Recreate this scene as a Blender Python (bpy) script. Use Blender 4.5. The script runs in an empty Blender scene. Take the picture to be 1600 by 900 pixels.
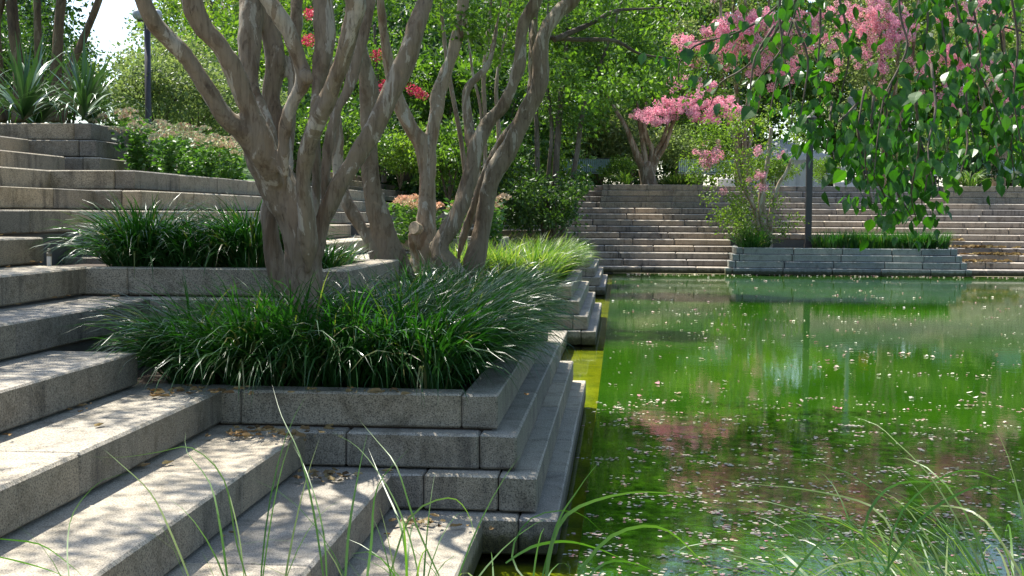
import bpy, math, random
import numpy as np
from mathutils import Matrix, Vector
random.seed(7); rng = np.random.default_rng(11)
S = bpy.context.scene
COL = S.collection

# ------------------------------------------------------------------ camera
FPX, YAW, PITCH, ROLL, EYE = 1985.0, .08448, .05874, .00585, 1.48
_f = np.array([-math.sin(YAW)*math.cos(PITCH), math.cos(YAW)*math.cos(PITCH), -math.sin(PITCH)])
_r = np.array([math.cos(YAW), math.sin(YAW), 0.0]); _u = np.cross(_r, _f)
RV = math.cos(ROLL)*_r + math.sin(ROLL)*_u
UV = -math.sin(ROLL)*_r + math.cos(ROLL)*_u
cam_d = bpy.data.cameras.new('camera'); cam = bpy.data.objects.new('camera', cam_d); COL.objects.link(cam)
cam_d.sensor_width = 36; cam_d.lens = FPX*36/1600; cam_d.clip_start = .05; cam_d.clip_end = 2000
M4 = Matrix.Identity(4)
for i in range(3):
    M4[i][0] = RV[i]; M4[i][1] = UV[i]; M4[i][2] = -_f[i]
M4[2][3] = EYE
cam.matrix_world = M4
S.camera = cam
def at(px, py, Y):
    d = _f*FPX + RV*(px-800) + UV*(450-py)
    return np.array([0, 0, EYE]) + d*(Y/d[1])

# ------------------------------------------------------------------ light
SUN = Vector((-.37, .33, .87)).normalized()
W = bpy.data.worlds.new('World'); S.world = W; W.use_nodes = True
nt = W.node_tree; bg = nt.nodes['Background']
sky = nt.nodes.new('ShaderNodeTexSky'); sky.sky_type = 'NISHITA'; sky.sun_disc = False
sky.sun_elevation = math.asin(SUN.z); sky.sun_rotation = math.atan2(SUN.x, SUN.y)
sky.dust_density = 1.0
nt.links.new(sky.outputs[0], bg.inputs[0]); bg.inputs[1].default_value = .14
sl = bpy.data.lights.new('sun', 'SUN'); sl.energy = 5.0; sl.angle = math.radians(.55); sl.color = (1, .955, .87)
so = bpy.data.objects.new('sun', sl); COL.objects.link(so)
so.rotation_euler = (-SUN).to_track_quat('-Z', 'Y').to_euler(); so.location = (-20, 20, 45)
S.view_settings.view_transform = 'Standard'; S.view_settings.look = 'None'
S.view_settings.exposure = 1.12; S.view_settings.gamma = 1
S.cycles.max_bounces = 8; S.cycles.diffuse_bounces = 3; S.cycles.transparent_max_bounces = 8

# ------------------------------------------------------------------ materials
def newmat(name):
    m = bpy.data.materials.new(name); m.use_nodes = True
    t = m.node_tree; p = t.nodes['Principled BSDF']
    return m, t, p
def N(t, kind, **kw):
    n = t.nodes.new(kind)
    for k, v in kw.items():
        if k.startswith('i_'): n.inputs[k[2:].replace('_', ' ')].default_value = v
        else: setattr(n, k, v)
    return n
def L(t, a, b): t.links.new(a, b)
def ramp(t, fac, stops):
    r = N(t, 'ShaderNodeValToRGB'); e = r.color_ramp.elements
    while len(e) < len(stops): e.new(.5)
    for q, (p, c) in zip(e, stops):
        q.position = p; q.color = (*c, 1) if len(c) == 3 else c
    L(t, fac, r.inputs[0]); return r.outputs[0]
def mixc(t, fac, a, b, mode='MIX'):
    m = N(t, 'ShaderNodeMix', data_type='RGBA', blend_type=mode)
    for s, v in ((m.inputs[0], fac), (m.inputs[6], a), (m.inputs[7], b)):
        if isinstance(v, (int, float)): s.default_value = v
        elif isinstance(v, tuple): s.default_value = (*v, 1)
        else: L(t, v, s)
    return m.outputs[2]
def noise(t, vec, scale, detail=4, rough=.6, dist=0):
    n = N(t, 'ShaderNodeTexNoise'); n.inputs['Scale'].default_value = scale
    n.inputs['Detail'].default_value = detail; n.inputs['Roughness'].default_value = rough
    n.inputs['Distortion'].default_value = dist
    if vec is not None: L(t, vec, n.inputs['Vector'])
    return n.outputs[0]
def mapped(t, src, scale=(1, 1, 1)):
    m = N(t, 'ShaderNodeMapping'); m.inputs['Scale'].default_value = scale
    L(t, src, m.inputs['Vector']); return m.outputs[0]

def granite(name, base, warm, stain=.5, speck=1.0, tread=(1.12, 1.11, 1.08), riser=(.86, .83, .75)):
    m, t, p = newmat(name)
    geo = N(t, 'ShaderNodeNewGeometry'); pos = geo.outputs['Position']
    oi = N(t, 'ShaderNodeObjectInfo')
    big = noise(t, pos, 1.1, 5, .62)
    tone = mixc(t, big, base, warm)
    # crystals: dark mica, pale feldspar
    s1 = noise(t, pos, 170, 2, .7)
    dark = ramp(t, s1, [(.38, (.25, .25, .26)), (.50, (1, 1, 1)), (.60, (1, 1, 1)), (.72, (1.45, 1.42, 1.38))])
    c = mixc(t, speck, tone, dark, 'MULTIPLY')
    s2 = noise(t, pos, 55, 3, .7)
    c = mixc(t, .6, c, ramp(t, s2, [(.3, (.72, .72, .72)), (.7, (1.18, 1.17, 1.15))]), 'MULTIPLY')
    # rain streaks running down the risers, blotches on treads
    st = noise(t, mapped(t, pos, (13, 13, 1.2)), 1.0, 4, .65)
    st2 = noise(t, pos, 2.3, 5, .7, .4)
    mm = N(t, 'ShaderNodeMath', operation='MULTIPLY'); L(t, st, mm.inputs[0]); L(t, st2, mm.inputs[1])
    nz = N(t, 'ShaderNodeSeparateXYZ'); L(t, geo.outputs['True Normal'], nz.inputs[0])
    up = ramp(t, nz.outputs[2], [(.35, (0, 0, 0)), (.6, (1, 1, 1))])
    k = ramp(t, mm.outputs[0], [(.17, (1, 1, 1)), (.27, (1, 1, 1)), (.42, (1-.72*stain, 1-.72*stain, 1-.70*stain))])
    k = mixc(t, up, mixc(t, 1.0, k, riser, 'MULTIPLY'), tread)  # treads brightened by face direction to imitate sun; risers darker with grime
    c = mixc(t, 1.0, c, k, 'MULTIPLY')
    bl = ramp(t, noise(t, pos, 6, 6, .75, .6), [(.33, (.50, .48, .43)), (.50, (1, 1, 1)), (.7, (1.12, 1.12, 1.12))])
    c = mixc(t, .75, c, bl, 'MULTIPLY')
    # each block has its own tone
    rv = ramp(t, oi.outputs['Random'], [(0, (.74, .74, .77)), (.5, (1, .98, .94)), (1, (1.20, 1.13, 1.03))])
    c = mixc(t, 1.0, c, rv, 'MULTIPLY')
    # algae and damp close to the water line
    sx = N(t, 'ShaderNodeSeparateXYZ'); L(t, pos, sx.inputs[0])
    wl = N(t, 'ShaderNodeMath', operation='MULTIPLY_ADD'); L(t, noise(t, pos, 14, 4, .7), wl.inputs[0]); wl.inputs[1].default_value = -.10; L(t, sx.outputs[2], wl.inputs[2])
    wet = ramp(t, wl.outputs[0], [(0.0, (.22, .24, .12)), (.035, (.40, .42, .28)), (.06, (1, 1, 1))])
    c = mixc(t, 1.0, c, wet, 'MULTIPLY')
    L(t, c, p.inputs['Base Color']); p.inputs['Roughness'].default_value = .82
    p.inputs['Specular IOR Level'].default_value = .35
    b = N(t, 'ShaderNodeBump'); b.inputs['Strength'].default_value = .55; b.inputs['Distance'].default_value = .004
    L(t, noise(t, pos, 120, 5, .75), b.inputs['Height'])
    b2 = N(t, 'ShaderNodeBump'); b2.inputs['Strength'].default_value = .5; b2.inputs['Distance'].default_value = .012
    L(t, noise(t, pos, 9, 5, .6), b2.inputs['Height']); L(t, b.outputs[0], b2.inputs['Normal'])
    L(t, b2.outputs[0], p.inputs['Normal'])
    return m
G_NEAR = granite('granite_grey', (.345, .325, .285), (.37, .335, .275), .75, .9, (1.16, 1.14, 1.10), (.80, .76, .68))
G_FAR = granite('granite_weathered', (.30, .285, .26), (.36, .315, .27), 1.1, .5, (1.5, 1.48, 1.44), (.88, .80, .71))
G_BLUE = granite('granite_shade_blue', (.29, .315, .31), (.34, .36, .35), .35, .5)  # bluish cast of shade put into the stone colour

def leafmat(name, cols, trans=.42, tcol=(1.5, 1.6, .55), rough=.42, spec=.4, hue=None):
    m, t, p = newmat(name)
    geo = N(t, 'ShaderNodeNewGeometry')
    stops = [(i/(len(cols)-1), c) for i, c in enumerate(cols)]
    c = ramp(t, geo.outputs['Random Per Island'], stops)
    oi = N(t, 'ShaderNodeObjectInfo')
    c = mixc(t, 1.0, c, ramp(t, oi.outputs['Random'], [(0, (.82, .9, .8)), (1, (1.15, 1.08, 1.1))]), 'MULTIPLY')
    big = noise(t, geo.outputs['Position'], .9, 3, .6)
    c = mixc(t, .7, c, ramp(t, big, [(.35, (.75, .82, .8)), (.65, (1.25, 1.15, .95))]), 'MULTIPLY')
    L(t, c, p.inputs['Base Color']); p.inputs['Roughness'].default_value = rough
    p.inputs['Specular IOR Level'].default_value = spec
    if trans > 0:
        tr = N(t, 'ShaderNodeBsdfTranslucent')
        L(t, mixc(t, 1.0, c, tcol, 'MULTIPLY'), tr.inputs[0])
        mx = N(t, 'ShaderNodeMixShader'); mx.inputs[0].default_value = trans
        out = t.nodes['Material Output']
        L(t, p.outputs[0], mx.inputs[1]); L(t, tr.outputs[0], mx.inputs[2]); L(t, mx.outputs[0], out.inputs[0])
    return m
LF_CRAPE = leafmat('leaf_crape', [(.035, .085, .012), (.06, .13, .02), (.09, .17, .03), (.05, .11, .02)], .5)
LF_BRIGHT = leafmat('leaf_bright', [(.07, .13, .02), (.10, .19, .03), (.15, .24, .05)], .5)
LF_DARK = leafmat('leaf_dark', [(.018, .05, .014), (.04, .09, .02), (.06, .12, .028)], .38)
LF_MID = leafmat('leaf_mid', [(.045, .10, .02), (.08, .155, .03), (.115, .20, .04)], .5)
LF_PALE = leafmat('leaf_pale', [(.10, .15, .06), (.15, .21, .09), (.22, .28, .13)], .5, (1.4, 1.4, .8))
LF_HANG = leafmat('leaf_hanging', [(.022, .075, .012), (.04, .115, .016), (.065, .15, .022)], .46, (1.3, 1.8, .35), .38, .5)
GR_DEEP = leafmat('liriope_blade', [(.011, .046, .010), (.022, .078, .014), (.030, .10, .018), (.045, .125, .024), (.032, .10, .024), (.024, .085, .02), (.05, .13, .03), (.04, .11, .03), (.028, .09, .02), (.22, .19, .09)], .35, (1.2, 1.8, .4), .33, .65)
GR_LITE = leafmat('liriope_blade_sunny', [(.05, .12, .02), (.10, .19, .035), (.16, .25, .06), (.30, .33, .14)], .42, (1.3, 1.5, .5), .4, .5)  # sunlight put into the blade colour, on top of yellowish variegation
GR_TALL = leafmat('fountain_grass_blade', [(.04, .11, .015), (.07, .17, .02), (.11, .2, .04), (.22, .26, .12)], .4, (1.2, 1.5, .4), .38, .5)
YUC = leafmat('yucca_blade', [(.02, .06, .018), (.04, .10, .03), (.075, .15, .05)], .15, (1.1, 1.3, .6), .32, .7)
LF_SED = leafmat('sedum_leaf', [(.04, .11, .025), (.07, .16, .035), (.11, .21, .06)], .4)
LITTER = leafmat('dry_leaf', [(.16, .09, .04), (.30, .19, .09), (.36, .26, .14), (.10, .055, .03)], .15, (1, 1, 1), .7, .2)
PINK = leafmat('crape_blossom', [(.68, .20, .36), (.82, .38, .53), (.92, .62, .70), (.74, .28, .44)], .35, (1.05, .95, 1), .6, .2)
REDF = leafmat('red_blossom', [(.50, .03, .09), (.62, .08, .14)], .3, (1, .9, 1), .6, .2)
SEDF = leafmat('sedum_flower', [(.48, .26, .22), (.56, .42, .36), (.60, .58, .42), (.38, .45, .25), (.46, .50, .32), (.52, .32, .28)], .1, (1, 1, 1), .7, .2)
SEDO = leafmat('sedum_flower_coral', [(.66, .38, .26), (.76, .54, .38), (.70, .46, .38), (.55, .50, .30)], .15, (1, 1, 1), .7, .2)
PETAL = leafmat('floating_petal', [(.58, .36, .40), (.66, .58, .54), (.72, .68, .58), (.60, .55, .48), (.50, .20, .28), (.40, .30, .18)], .2, (1, 1, 1), .6, .3)

def barkmat(name, a, b, c3, strong=.6):
    m, t, p = newmat(name)
    geo = N(t, 'ShaderNodeNewGeometry'); pos = geo.outputs['Position']
    v = mapped(t, pos, (1, 1, .28))
    c = ramp(t, noise(t, v, 5.5, 6, .68, .8), [(.36, a), (.43, tuple((x+y)/2 for x, y in zip(a, b))), (.445, b), (.54, b), (.56, c3), (.72, c3)])
    c = mixc(t, .8, c, ramp(t, noise(t, mapped(t, pos, (1, 1, .10)), 38, 4, .7), [(.30, (.55, .52, .48)), (.5, (1, 1, 1)), (.75, (1.2, 1.18, 1.15))]), 'MULTIPLY')
    c = mixc(t, .9, c, ramp(t, noise(t, mapped(t, pos, (1, 1, .45)), 15, 5, .75, 1), [(.30, (.30, .27, .24)), (.42, (1, 1, 1)), (.60, (1, 1, 1)), (.68, (1.25, 1.22, 1.18))]), 'MULTIPLY')
    wv = N(t, 'ShaderNodeTexVoronoi', feature='DISTANCE_TO_EDGE'); wv.inputs['Scale'].default_value = 22; L(t, mapped(t, pos, (1, 1, .12)), wv.inputs['Vector'])
    c = mixc(t, .22, c, ramp(t, wv.outputs['Distance'], [(0, (.35, .32, .28)), (.06, (1, 1, 1))]), 'MULTIPLY')
    L(t, c, p.inputs['Base Color']); p.inputs['Roughness'].default_value = .72; p.inputs['Specular IOR Level'].default_value = .3
    bn = N(t, 'ShaderNodeBump'); bn.inputs['Strength'].default_value = strong; bn.inputs['Distance'].default_value = .012
    L(t, noise(t, mapped(t, pos, (1, 1, .15)), 34, 5, .65, .8), bn.inputs['Height'])
    L(t, bn.outputs[0], p.inputs['Normal'])
    return m
BARK = barkmat('crape_bark', (.12, .078, .042), (.20, .148, .092), (.35, .295, .215))
BARK_T = barkmat('crape_bark_tan', (.20, .125, .07), (.32, .245, .165), (.46, .41, .33))
BARK_O = barkmat('ochre_bark', (.06, .035, .018), (.11, .07, .035), (.17, .12, .07))
BARK_D = barkmat('dark_bark', (.06, .045, .03), (.10, .075, .05), (.15, .12, .09))

def plain(name, col, rough=.6, metal=0, nscale=0, var=.15):
    m, t, p = newmat(name); p.inputs['Roughness'].default_value = rough; p.inputs['Metallic'].default_value = metal
    geo = N(t, 'ShaderNodeNewGeometry')
    n = noise(t, geo.outputs['Position'], nscale or 9, 4, .65)
    c = mixc(t, 1.0, tuple(col), ramp(t, n, [(.3, (1-var,)*3), (.7, (1+var,)*3)]), 'MULTIPLY')
    L(t, c, p.inputs['Base Color']); return m
POST = plain('dark_painted_steel', (.035, .03, .03), .5)
POSTG = plain('grey_steel', (.22, .22, .21), .5)
TEAL = plain('teal_coated_mesh', (.22, .34, .33), .45)
BLACKM = plain('black_steel', (.02, .022, .025), .5)
PALE = plain('pale_stone', (.55, .53, .48), .8, 0, 30, .12)
GLOBE = plain('frosted_globe', (.40, .41, .42), .25)
SOIL = plain('soil', (.055, .038, .025), .95, 0, 40, .5)
LAWN = plain('ground_cover', (.06, .11, .025), .95, 0, 3, .5)
PAVE = plain('terrace_paving', (.40, .37, .33), .85, 0, 5, .12)
CORE = plain('concrete_backing', (.10, .095, .085), .95)
BRASS = plain('bronze_sprinkler', (.16, .14, .10), .5)

def watermats():
    m, t, p = newmat('pool_water')
    geo = N(t, 'ShaderNodeNewGeometry'); pos = geo.outputs['Position']
    c = ramp(t, noise(t, pos, .22, 4, .6), [(.32, (.011, .050, .003)), (.5, (.022, .078, .003)), (.68, (.040, .108, .004))])
    L(t, c, p.inputs['Base Color']); p.inputs['Roughness'].default_value = .015; p.inputs['IOR'].default_value = 1.33
    def wave(t, p):
        geo = N(t, 'ShaderNodeNewGeometry'); pos = geo.outputs['Position']
        b = N(t, 'ShaderNodeBump'); b.inputs['Strength'].default_value = 1; b.inputs['Distance'].default_value = .0007
        L(t, noise(t, pos, 4.2, 2, .5), b.inputs['Height'])
        b2 = N(t, 'ShaderNodeBump'); b2.inputs['Strength'].default_value = 1; b2.inputs['Distance'].default_value = .00022
        L(t, noise(t, pos, 26, 2, .5), b2.inputs['Height']); L(t, b.outputs[0], b2.inputs['Normal'])
        return b2.outputs[0]
    L(t, wave(t, p), p.inputs['Normal'])
    m2, t, p = newmat('shallow_water')
    t.nodes.remove(p)
    gl = N(t, 'ShaderNodeBsdfGlossy'); gl.inputs['Roughness'].default_value = .015
    tr = N(t, 'ShaderNodeBsdfTransparent'); tr.inputs[0].default_value = (.75, .85, .30, 1)
    fr = N(t, 'ShaderNodeFresnel'); fr.inputs[0].default_value = 1.33
    w = wave(t, None); L(t, w, gl.inputs['Normal']); L(t, w, fr.inputs['Normal'])
    mx = N(t, 'ShaderNodeMixShader'); L(t, fr.outputs[0], mx.inputs[0]); L(t, tr.outputs[0], mx.inputs[1]); L(t, gl.outputs[0], mx.inputs[2])
    L(t, mx.outputs[0], t.nodes['Material Output'].inputs[0])
    return m, m2
WATER, SHALLOW = watermats()
ALGAE, _t, _p = newmat('algae_ledge'); _p.inputs['Roughness'].default_value = .95
_g = N(_t, 'ShaderNodeNewGeometry').outputs['Position']
L(_t, mixc(_t, .8, ramp(_t, noise(_t, _g, 3.2, 6, .7, .6), [(.30, (.07, .085, .012)), (.45, (.20, .20, .02)), (.62, (.32, .29, .04)), (.75, (.20, .17, .07))]), ramp(_t, noise(_t, _g, 40, 4, .7), [(.3, (.5, .5, .5)), (.6, (1.1, 1.1, 1.1))]), 'MULTIPLY'), _p.inputs['Base Color'])

# ------------------------------------------------------------------ object helpers
def wloc(o):
    v = Vector((0, 0, 0))
    while o is not None: v += o.location; o = o.parent
    return v
def mesh(name, V, F, smooth=False, mat=None):
    V = np.asarray(V, dtype=np.float32); me = bpy.data.meshes.new(name)
    if isinstance(F, np.ndarray):
        k = F.shape[1]; n = len(F)
        me.vertices.add(len(V)); me.vertices.foreach_set('co', V.ravel())
        me.loops.add(n*k); me.loops.foreach_set('vertex_index', F.astype(np.int32).ravel())
        me.polygons.add(n); me.polygons.foreach_set('loop_start', np.arange(n, dtype=np.int32)*k)
        me.polygons.foreach_set('loop_total', np.full(n, k, dtype=np.int32))
        me.update(calc_edges=True); me.validate()
    else:
        me.from_pydata([tuple(map(float, v)) for v in V], [], F); me.update()
    if smooth: me.polygons.foreach_set('use_smooth', np.ones(len(me.polygons), dtype=bool))
    if mat: me.materials.append(mat)
    return me
def ob(name, me, parent=None, loc=(0, 0, 0), mat=None, rot=None, scale=None, kind=None):
    o = bpy.data.objects.new(name, me); COL.objects.link(o)
    if me is not None and mat and not me.materials: me.materials.append(mat)
    l = Vector([float(x) for x in loc])
    if parent is not None: o.parent = parent; l = l - wloc(parent)
    o.location = l
    if rot is not None: o.rotation_euler = rot
    if scale is not None: o.scale = (scale,)*3 if isinstance(scale, (int, float)) else scale
    if kind: o['kind'] = kind
    return o
def tag(o, label, cat, group=None, kind=None):
    o['label'] = label; o['category'] = cat
    if group: o['group'] = group
    if kind: o['kind'] = kind
    return o
def thing(name, label, cat, loc, group=None):
    o = bpy.data.objects.new(name, None); COL.objects.link(o); o.empty_display_size = .2
    o.location = [float(x) for x in loc]; return tag(o, label, cat, group)
def copy_tree(o, parent=None, loc=None):
    c = o.copy(); COL.objects.link(c); c.parent = parent
    if loc is not None: c.location = [float(x) for x in loc]
    for ch in list(o.children): copy_tree(ch, c)
    return c

class MB:
    def __init__(s): s.V = []; s.F = []
    def add(s, V, F):
        n = len(s.V); s.V += [tuple(map(float, v)) for v in V]; s.F += [tuple(i+n for i in f) for f in F]
    def box(s, x0, x1, y0, y1, z0, z1):
        s.add([(x, y, z) for z in (z0, z1) for y in (y0, y1) for x in (x0, x1)],
              [(0, 2, 3, 1), (4, 5, 7, 6), (0, 1, 5, 4), (2, 6, 7, 3), (0, 4, 6, 2), (1, 3, 7, 5)])
    def tube(s, pts, rads, seg=8):
        V, F = tube_np(pts, rads, seg, gnarl=0); s.add(V, [tuple(f) for f in F.tolist()])
    def lathe(s, prof, cx, cy, seg=20):
        V = []; F = []
        for (r, z) in prof:
            for i in range(seg):
                a = 2*math.pi*i/seg; V.append((cx+r*math.cos(a), cy+r*math.sin(a), z))
        for j in range(len(prof)-1):
            for i in range(seg):
                k = (i+1) % seg; F.append((j*seg+i, j*seg+k, (j+1)*seg+k, (j+1)*seg+i))
        F.append(tuple(range(seg))[::-1]); F.append(tuple((len(prof)-1)*seg+i for i in range(seg)))
        s.add(V, F)
    def me(s, name, mat=None, smooth=False): return mesh(name, s.V, s.F, smooth, mat)

def catmull(P, step):
    P = np.asarray(P, float); out = []
    Q = np.vstack([2*P[0]-P[1], P, 2*P[-1]-P[-2]])
    for i in range(1, len(Q)-2):
        p0, p1, p2, p3 = Q[i-1], Q[i], Q[i+1], Q[i+2]
        n = max(2, int(np.linalg.norm((p2-p1)[:3])/step))
        for k in range(n):
            t = k/n
            out.append(.5*((2*p1)+(-p0+p2)*t+(2*p0-5*p1+4*p2-p3)*t*t+(-p0+3*p1-3*p2+p3)*t**3))
    out.append(P[-1]); return np.array(out)
def tube_np(pts, rads, seg=12, gnarl=1., step=None, seed=0):
    P = np.column_stack([np.asarray(pts, float), np.asarray(rads, float)])
    if step: P = catmull(P, step)
    C = P[:, :3]; R = np.maximum(P[:, 3], .001)
    n = len(C); T = np.gradient(C, axis=0); T /= np.linalg.norm(T, axis=1)[:, None]+1e-9
    a = np.array([0, 1, 0.]) if abs(T[0][1]) < .9 else np.array([1, 0, 0.])
    U = []
    for i in range(n):
        a = a - T[i]*np.dot(a, T[i]); a /= np.linalg.norm(a); U.append(a.copy())
    U = np.array(U); Wv = np.cross(T, U)
    th = np.linspace(0, 2*np.pi, seg, endpoint=False)[None, :]
    s = np.concatenate([[0], np.cumsum(np.linalg.norm(np.diff(C, axis=0), axis=1))])[:, None]
    g = random.Random(seed); ph = [g.uniform(0, 6.3) for _ in range(8)]
    m = np.ones((n, seg))
    if gnarl:
        m = (1+gnarl*(.085*np.sin(2*th+1.9*s+ph[0])+.055*np.sin(3*th-2.7*s+ph[1])+.038*np.sin(5*th+1.5*s+ph[2])+.022*np.sin(8*th-2*s+ph[6])
             + .05*np.sin(9*s+ph[3]+th)+.045*np.sin(15*s+ph[4]-2*th)+.03*np.sin(31*s+ph[5]+3*th)))
    rr = R[:, None]*m
    V = C[:, None, :]+rr[..., None]*(np.cos(th)[..., None]*U[:, None, :]+np.sin(th)[..., None]*Wv[:, None, :])
    V = V.reshape(-1, 3)
    i = np.arange(n-1)[:, None]*seg; j = np.arange(seg)[None, :]; k = (j+1) % seg
    F = np.stack([i+j, i+k, i+seg+k, i+seg+j], -1).reshape(-1, 4)
    V = np.vstack([V, C[0]-T[0]*R[0]*.2, C[-1]+T[-1]*R[-1]*.6])
    e = n*seg; jj = np.arange(seg); kk = (jj+1) % seg
    cap0 = np.stack([kk, jj, np.full(seg, e), np.full(seg, e)], -1)
    cap1 = np.stack([(n-1)*seg+jj, (n-1)*seg+kk, np.full(seg, e+1), np.full(seg, e+1)], -1)
    F = F.tolist()+[c[:3] for c in cap0.tolist()]+[c[:3] for c in cap1.tolist()]
    class FF(list):
        def tolist(s): return list(s)
    return V, FF(F)
def tube_mesh(name, pts, rads, seg, mat, gnarl=1., step=None, seed=0):
    V, F = tube_np(pts, rads, seg, gnarl, step, seed)
    return mesh(name, V, list(F), True, mat)

# leaves: rhombic folded blades at centres C pointing along D
def leaves_np(C, D, ln, wd, fold=.25):
    n = len(C); D = D/(np.linalg.norm(D, axis=1)[:, None]+1e-9)
    up = rng.normal(size=(n, 3)); s = np.cross(D, up); s /= np.linalg.norm(s, axis=1)[:, None]+1e-9
    nn = np.cross(s, D)
    ln = ln[:, None]; wd = wd[:, None]
    b = C; tip = C+D*ln
    mid = C+D*ln*.45
    l = mid+s*wd*.5+nn*wd*fold; r = mid-s*wd*.5+nn*wd*fold
    V = np.stack([b, l, tip, r], 1).reshape(-1, 3)
    q = np.arange(n)[:, None]*4
    F = np.concatenate([q+np.array([0, 2, 1]), q+np.array([0, 3, 2])], 0)
    return V, F
def cluster_leaves(cents, rads, per, ln, wd, droop=.25, flat=.75):
    n = len(cents); idx = np.repeat(np.arange(n), per)
    d = rng.normal(size=(len(idx), 3)); d /= np.linalg.norm(d, axis=1)[:, None]
    rr = rng.random(len(idx))**.55
    off = d*rr[:, None]*np.asarray(rads)[idx][:, None]; off[:, 2] *= flat
    C = np.asarray(cents)[idx]+off
    D = d*.8+rng.normal(size=d.shape)*.7; D[:, 2] -= droop
    l = ln*rng.uniform(.6, 1.25, len(idx)); w_ = wd*rng.uniform(.7, 1.2, len(idx))
    return leaves_np(C, D, l, w_)

# blades of grass, vectorised
def blades_np(root, az, ln, lean, droop, wd, seg=5, power=1.3):
    n = len(root); s = np.linspace(0, 1, seg+1)
    th = lean[:, None]+droop[:, None]*s[None, :]**power
    dl = (ln/seg)[:, None]
    hx = np.concatenate([np.zeros((n, 1)), np.cumsum(np.sin(th[:, :-1])*dl, 1)], 1)
    hz = np.concatenate([np.zeros((n, 1)), np.cumsum(np.cos(th[:, :-1])*dl, 1)], 1)
    ca, sa = np.cos(az)[:, None], np.sin(az)[:, None]
    P = np.stack([root[:, 0:1]+hx*ca, root[:, 1:2]+hx*sa, root[:, 2:3]+hz], -1)
    tw = rng.uniform(-.7, .7, n)[:, None]
    sd = np.stack([-np.sin(az)[:, None]*np.cos(tw)+0*s, np.cos(az)[:, None]*np.cos(tw)+0*s, np.sin(tw)+0*s], -1)
    ww = (wd[:, None]*.5*np.minimum(1, (1.02-s[None, :])*1.9)*np.minimum(1, .55+s[None, :]*2))[..., None]
    V = np.stack([P-sd*ww, P+sd*ww], 2).reshape(-1, 3)
    q = (np.arange(n)*(seg+1)*2)[:, None, None]+(np.arange(seg)*2)[None, :, None]
    F = (q+np.array([0, 1, 3, 2])[None, None, :]).reshape(-1, 4)
    return V, F
def tufts(centres, per, ln, wd, spread=.035, lean=(.05, .75), droop=(.6, 1.9), seg=5, bias=None):
    c = np.repeat(np.asarray(centres, float), per, 0); n = len(c)
    az = rng.uniform(0, 2*np.pi, n); lnk = np.ones(n)
    if bias is not None:
        b = np.repeat(bias, per, 0); k = np.linalg.norm(b, axis=1) > .01
        az = np.where(k & (rng.random(n) < .82), np.arctan2(b[:, 1], b[:, 0])+rng.normal(0, .55, n), az); lnk = np.where(k, np.where((b[:, 1] < 0) | (b[:, 0] > 0), 1.0, .78), 1.)
    r = spread*np.sqrt(rng.random(n)); c[:, 0] += r*np.cos(az); c[:, 1] += r*np.sin(az)
    return blades_np(c, az, lnk*ln*rng.uniform(.65, 1.2, n), rng.uniform(*lean, n), rng.uniform(*droop, n), wd*rng.uniform(.7, 1.2, n), seg)

# ------------------------------------------------------------------ levels of the amphitheatre
H = .165; TW = .4132; X0 = -.162; YF = 31.54; PER = 8.81
def XL(n): return X0-TW*n
def YL(n): return YF+TW*n

_bc = {}
def block_mesh(sx, sy, sz, mat, ch=.007):
    if mat is G_FAR: ch = .015
    key = (round(sx, 2), round(sy, 2), round(sz, 3), mat.name, random.randrange(2))
    if key in _bc: return _bc[key]
    hx, hy, hz = sx/2, sy/2, sz/2; V = []; idx = {}
    for a in (-1, 1):
        for b in (-1, 1):
            for c in (-1, 1):
                jt = random.uniform(.7, 1.7)*ch
                for ax in range(3):
                    p = [a*hx, b*hy, c*hz]
                    for k in range(3):
                        if k != ax: p[k] -= (a, b, c)[k]*jt
                    idx[(a, b, c, ax)] = len(V); V.append(p)
    F = []
    def face(ids):
        pts = [Vector(V[i]) for i in ids]; cen = sum(pts, Vector())/len(pts)
        nrm = (pts[1]-pts[0]).cross(pts[2]-pts[0])
        F.append(tuple(ids) if nrm.dot(cen) > 0 else tuple(ids[::-1]))
    for ax in range(3):
        o1, o2 = [k for k in range(3) if k != ax]
        for s in (-1, 1):
            ids = []
            for (p, q) in ((-1, -1), (1, -1), (1, 1), (-1, 1)):
                c = [0, 0, 0]; c[ax] = s; c[o1] = p; c[o2] = q; ids.append(idx[(*c, ax)])
            face(ids)
        for p in (-1, 1):
            for q in (-1, 1):
                c0 = [0, 0, 0]; c0[o1] = p; c0[o2] = q; c1 = list(c0); c0[ax] = -1; c1[ax] = 1
                face([idx[(*c0, o1)], idx[(*c1, o1)], idx[(*c1, o2)], idx[(*c0, o2)]])
    for a in (-1, 1):
        for b in (-1, 1):
            for c in (-1, 1): face([idx[(a, b, c, 0)], idx[(a, b, c, 1)], idx[(a, b, c, 2)]])
    me = mesh('granite_block', V, F, False, mat); _bc[key] = me; return me
def block(parent, x0, x1, y0, y1, z0, z1, mat, name='granite_block', jit=.0015):
    g = .0045 if mat is G_NEAR else .016
    sx, sy, sz = x1-x0, y1-y0, z1-z0
    o = ob(name, block_mesh(round(sx-g, 2)-.0 if sx > .6 else sx-g, round(sy-g, 2) if sy > .6 else sy-g, sz, mat), parent,
           ((x0+x1)/2+random.uniform(-jit, jit), (y0+y1)/2+random.uniform(-jit, jit), (z0+z1)/2+random.uniform(-jit, jit)))
    o.rotation_euler = (random.uniform(-1, 1)*.0012, random.uniform(-1, 1)*.0012, random.uniform(-1, 1)*.0015)
    return o
def cuts(a, b, lo=1.2, hi=1.95):
    c = [a]; 
    while b-c[-1] > hi+.5: c.append(round(c[-1]+random.uniform(lo, hi), 2))
    if b-c[-1] > hi: c.append((c[-1]+b)/2)
    c.append(b); return list(zip(c[:-1], c[1:]))
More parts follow.
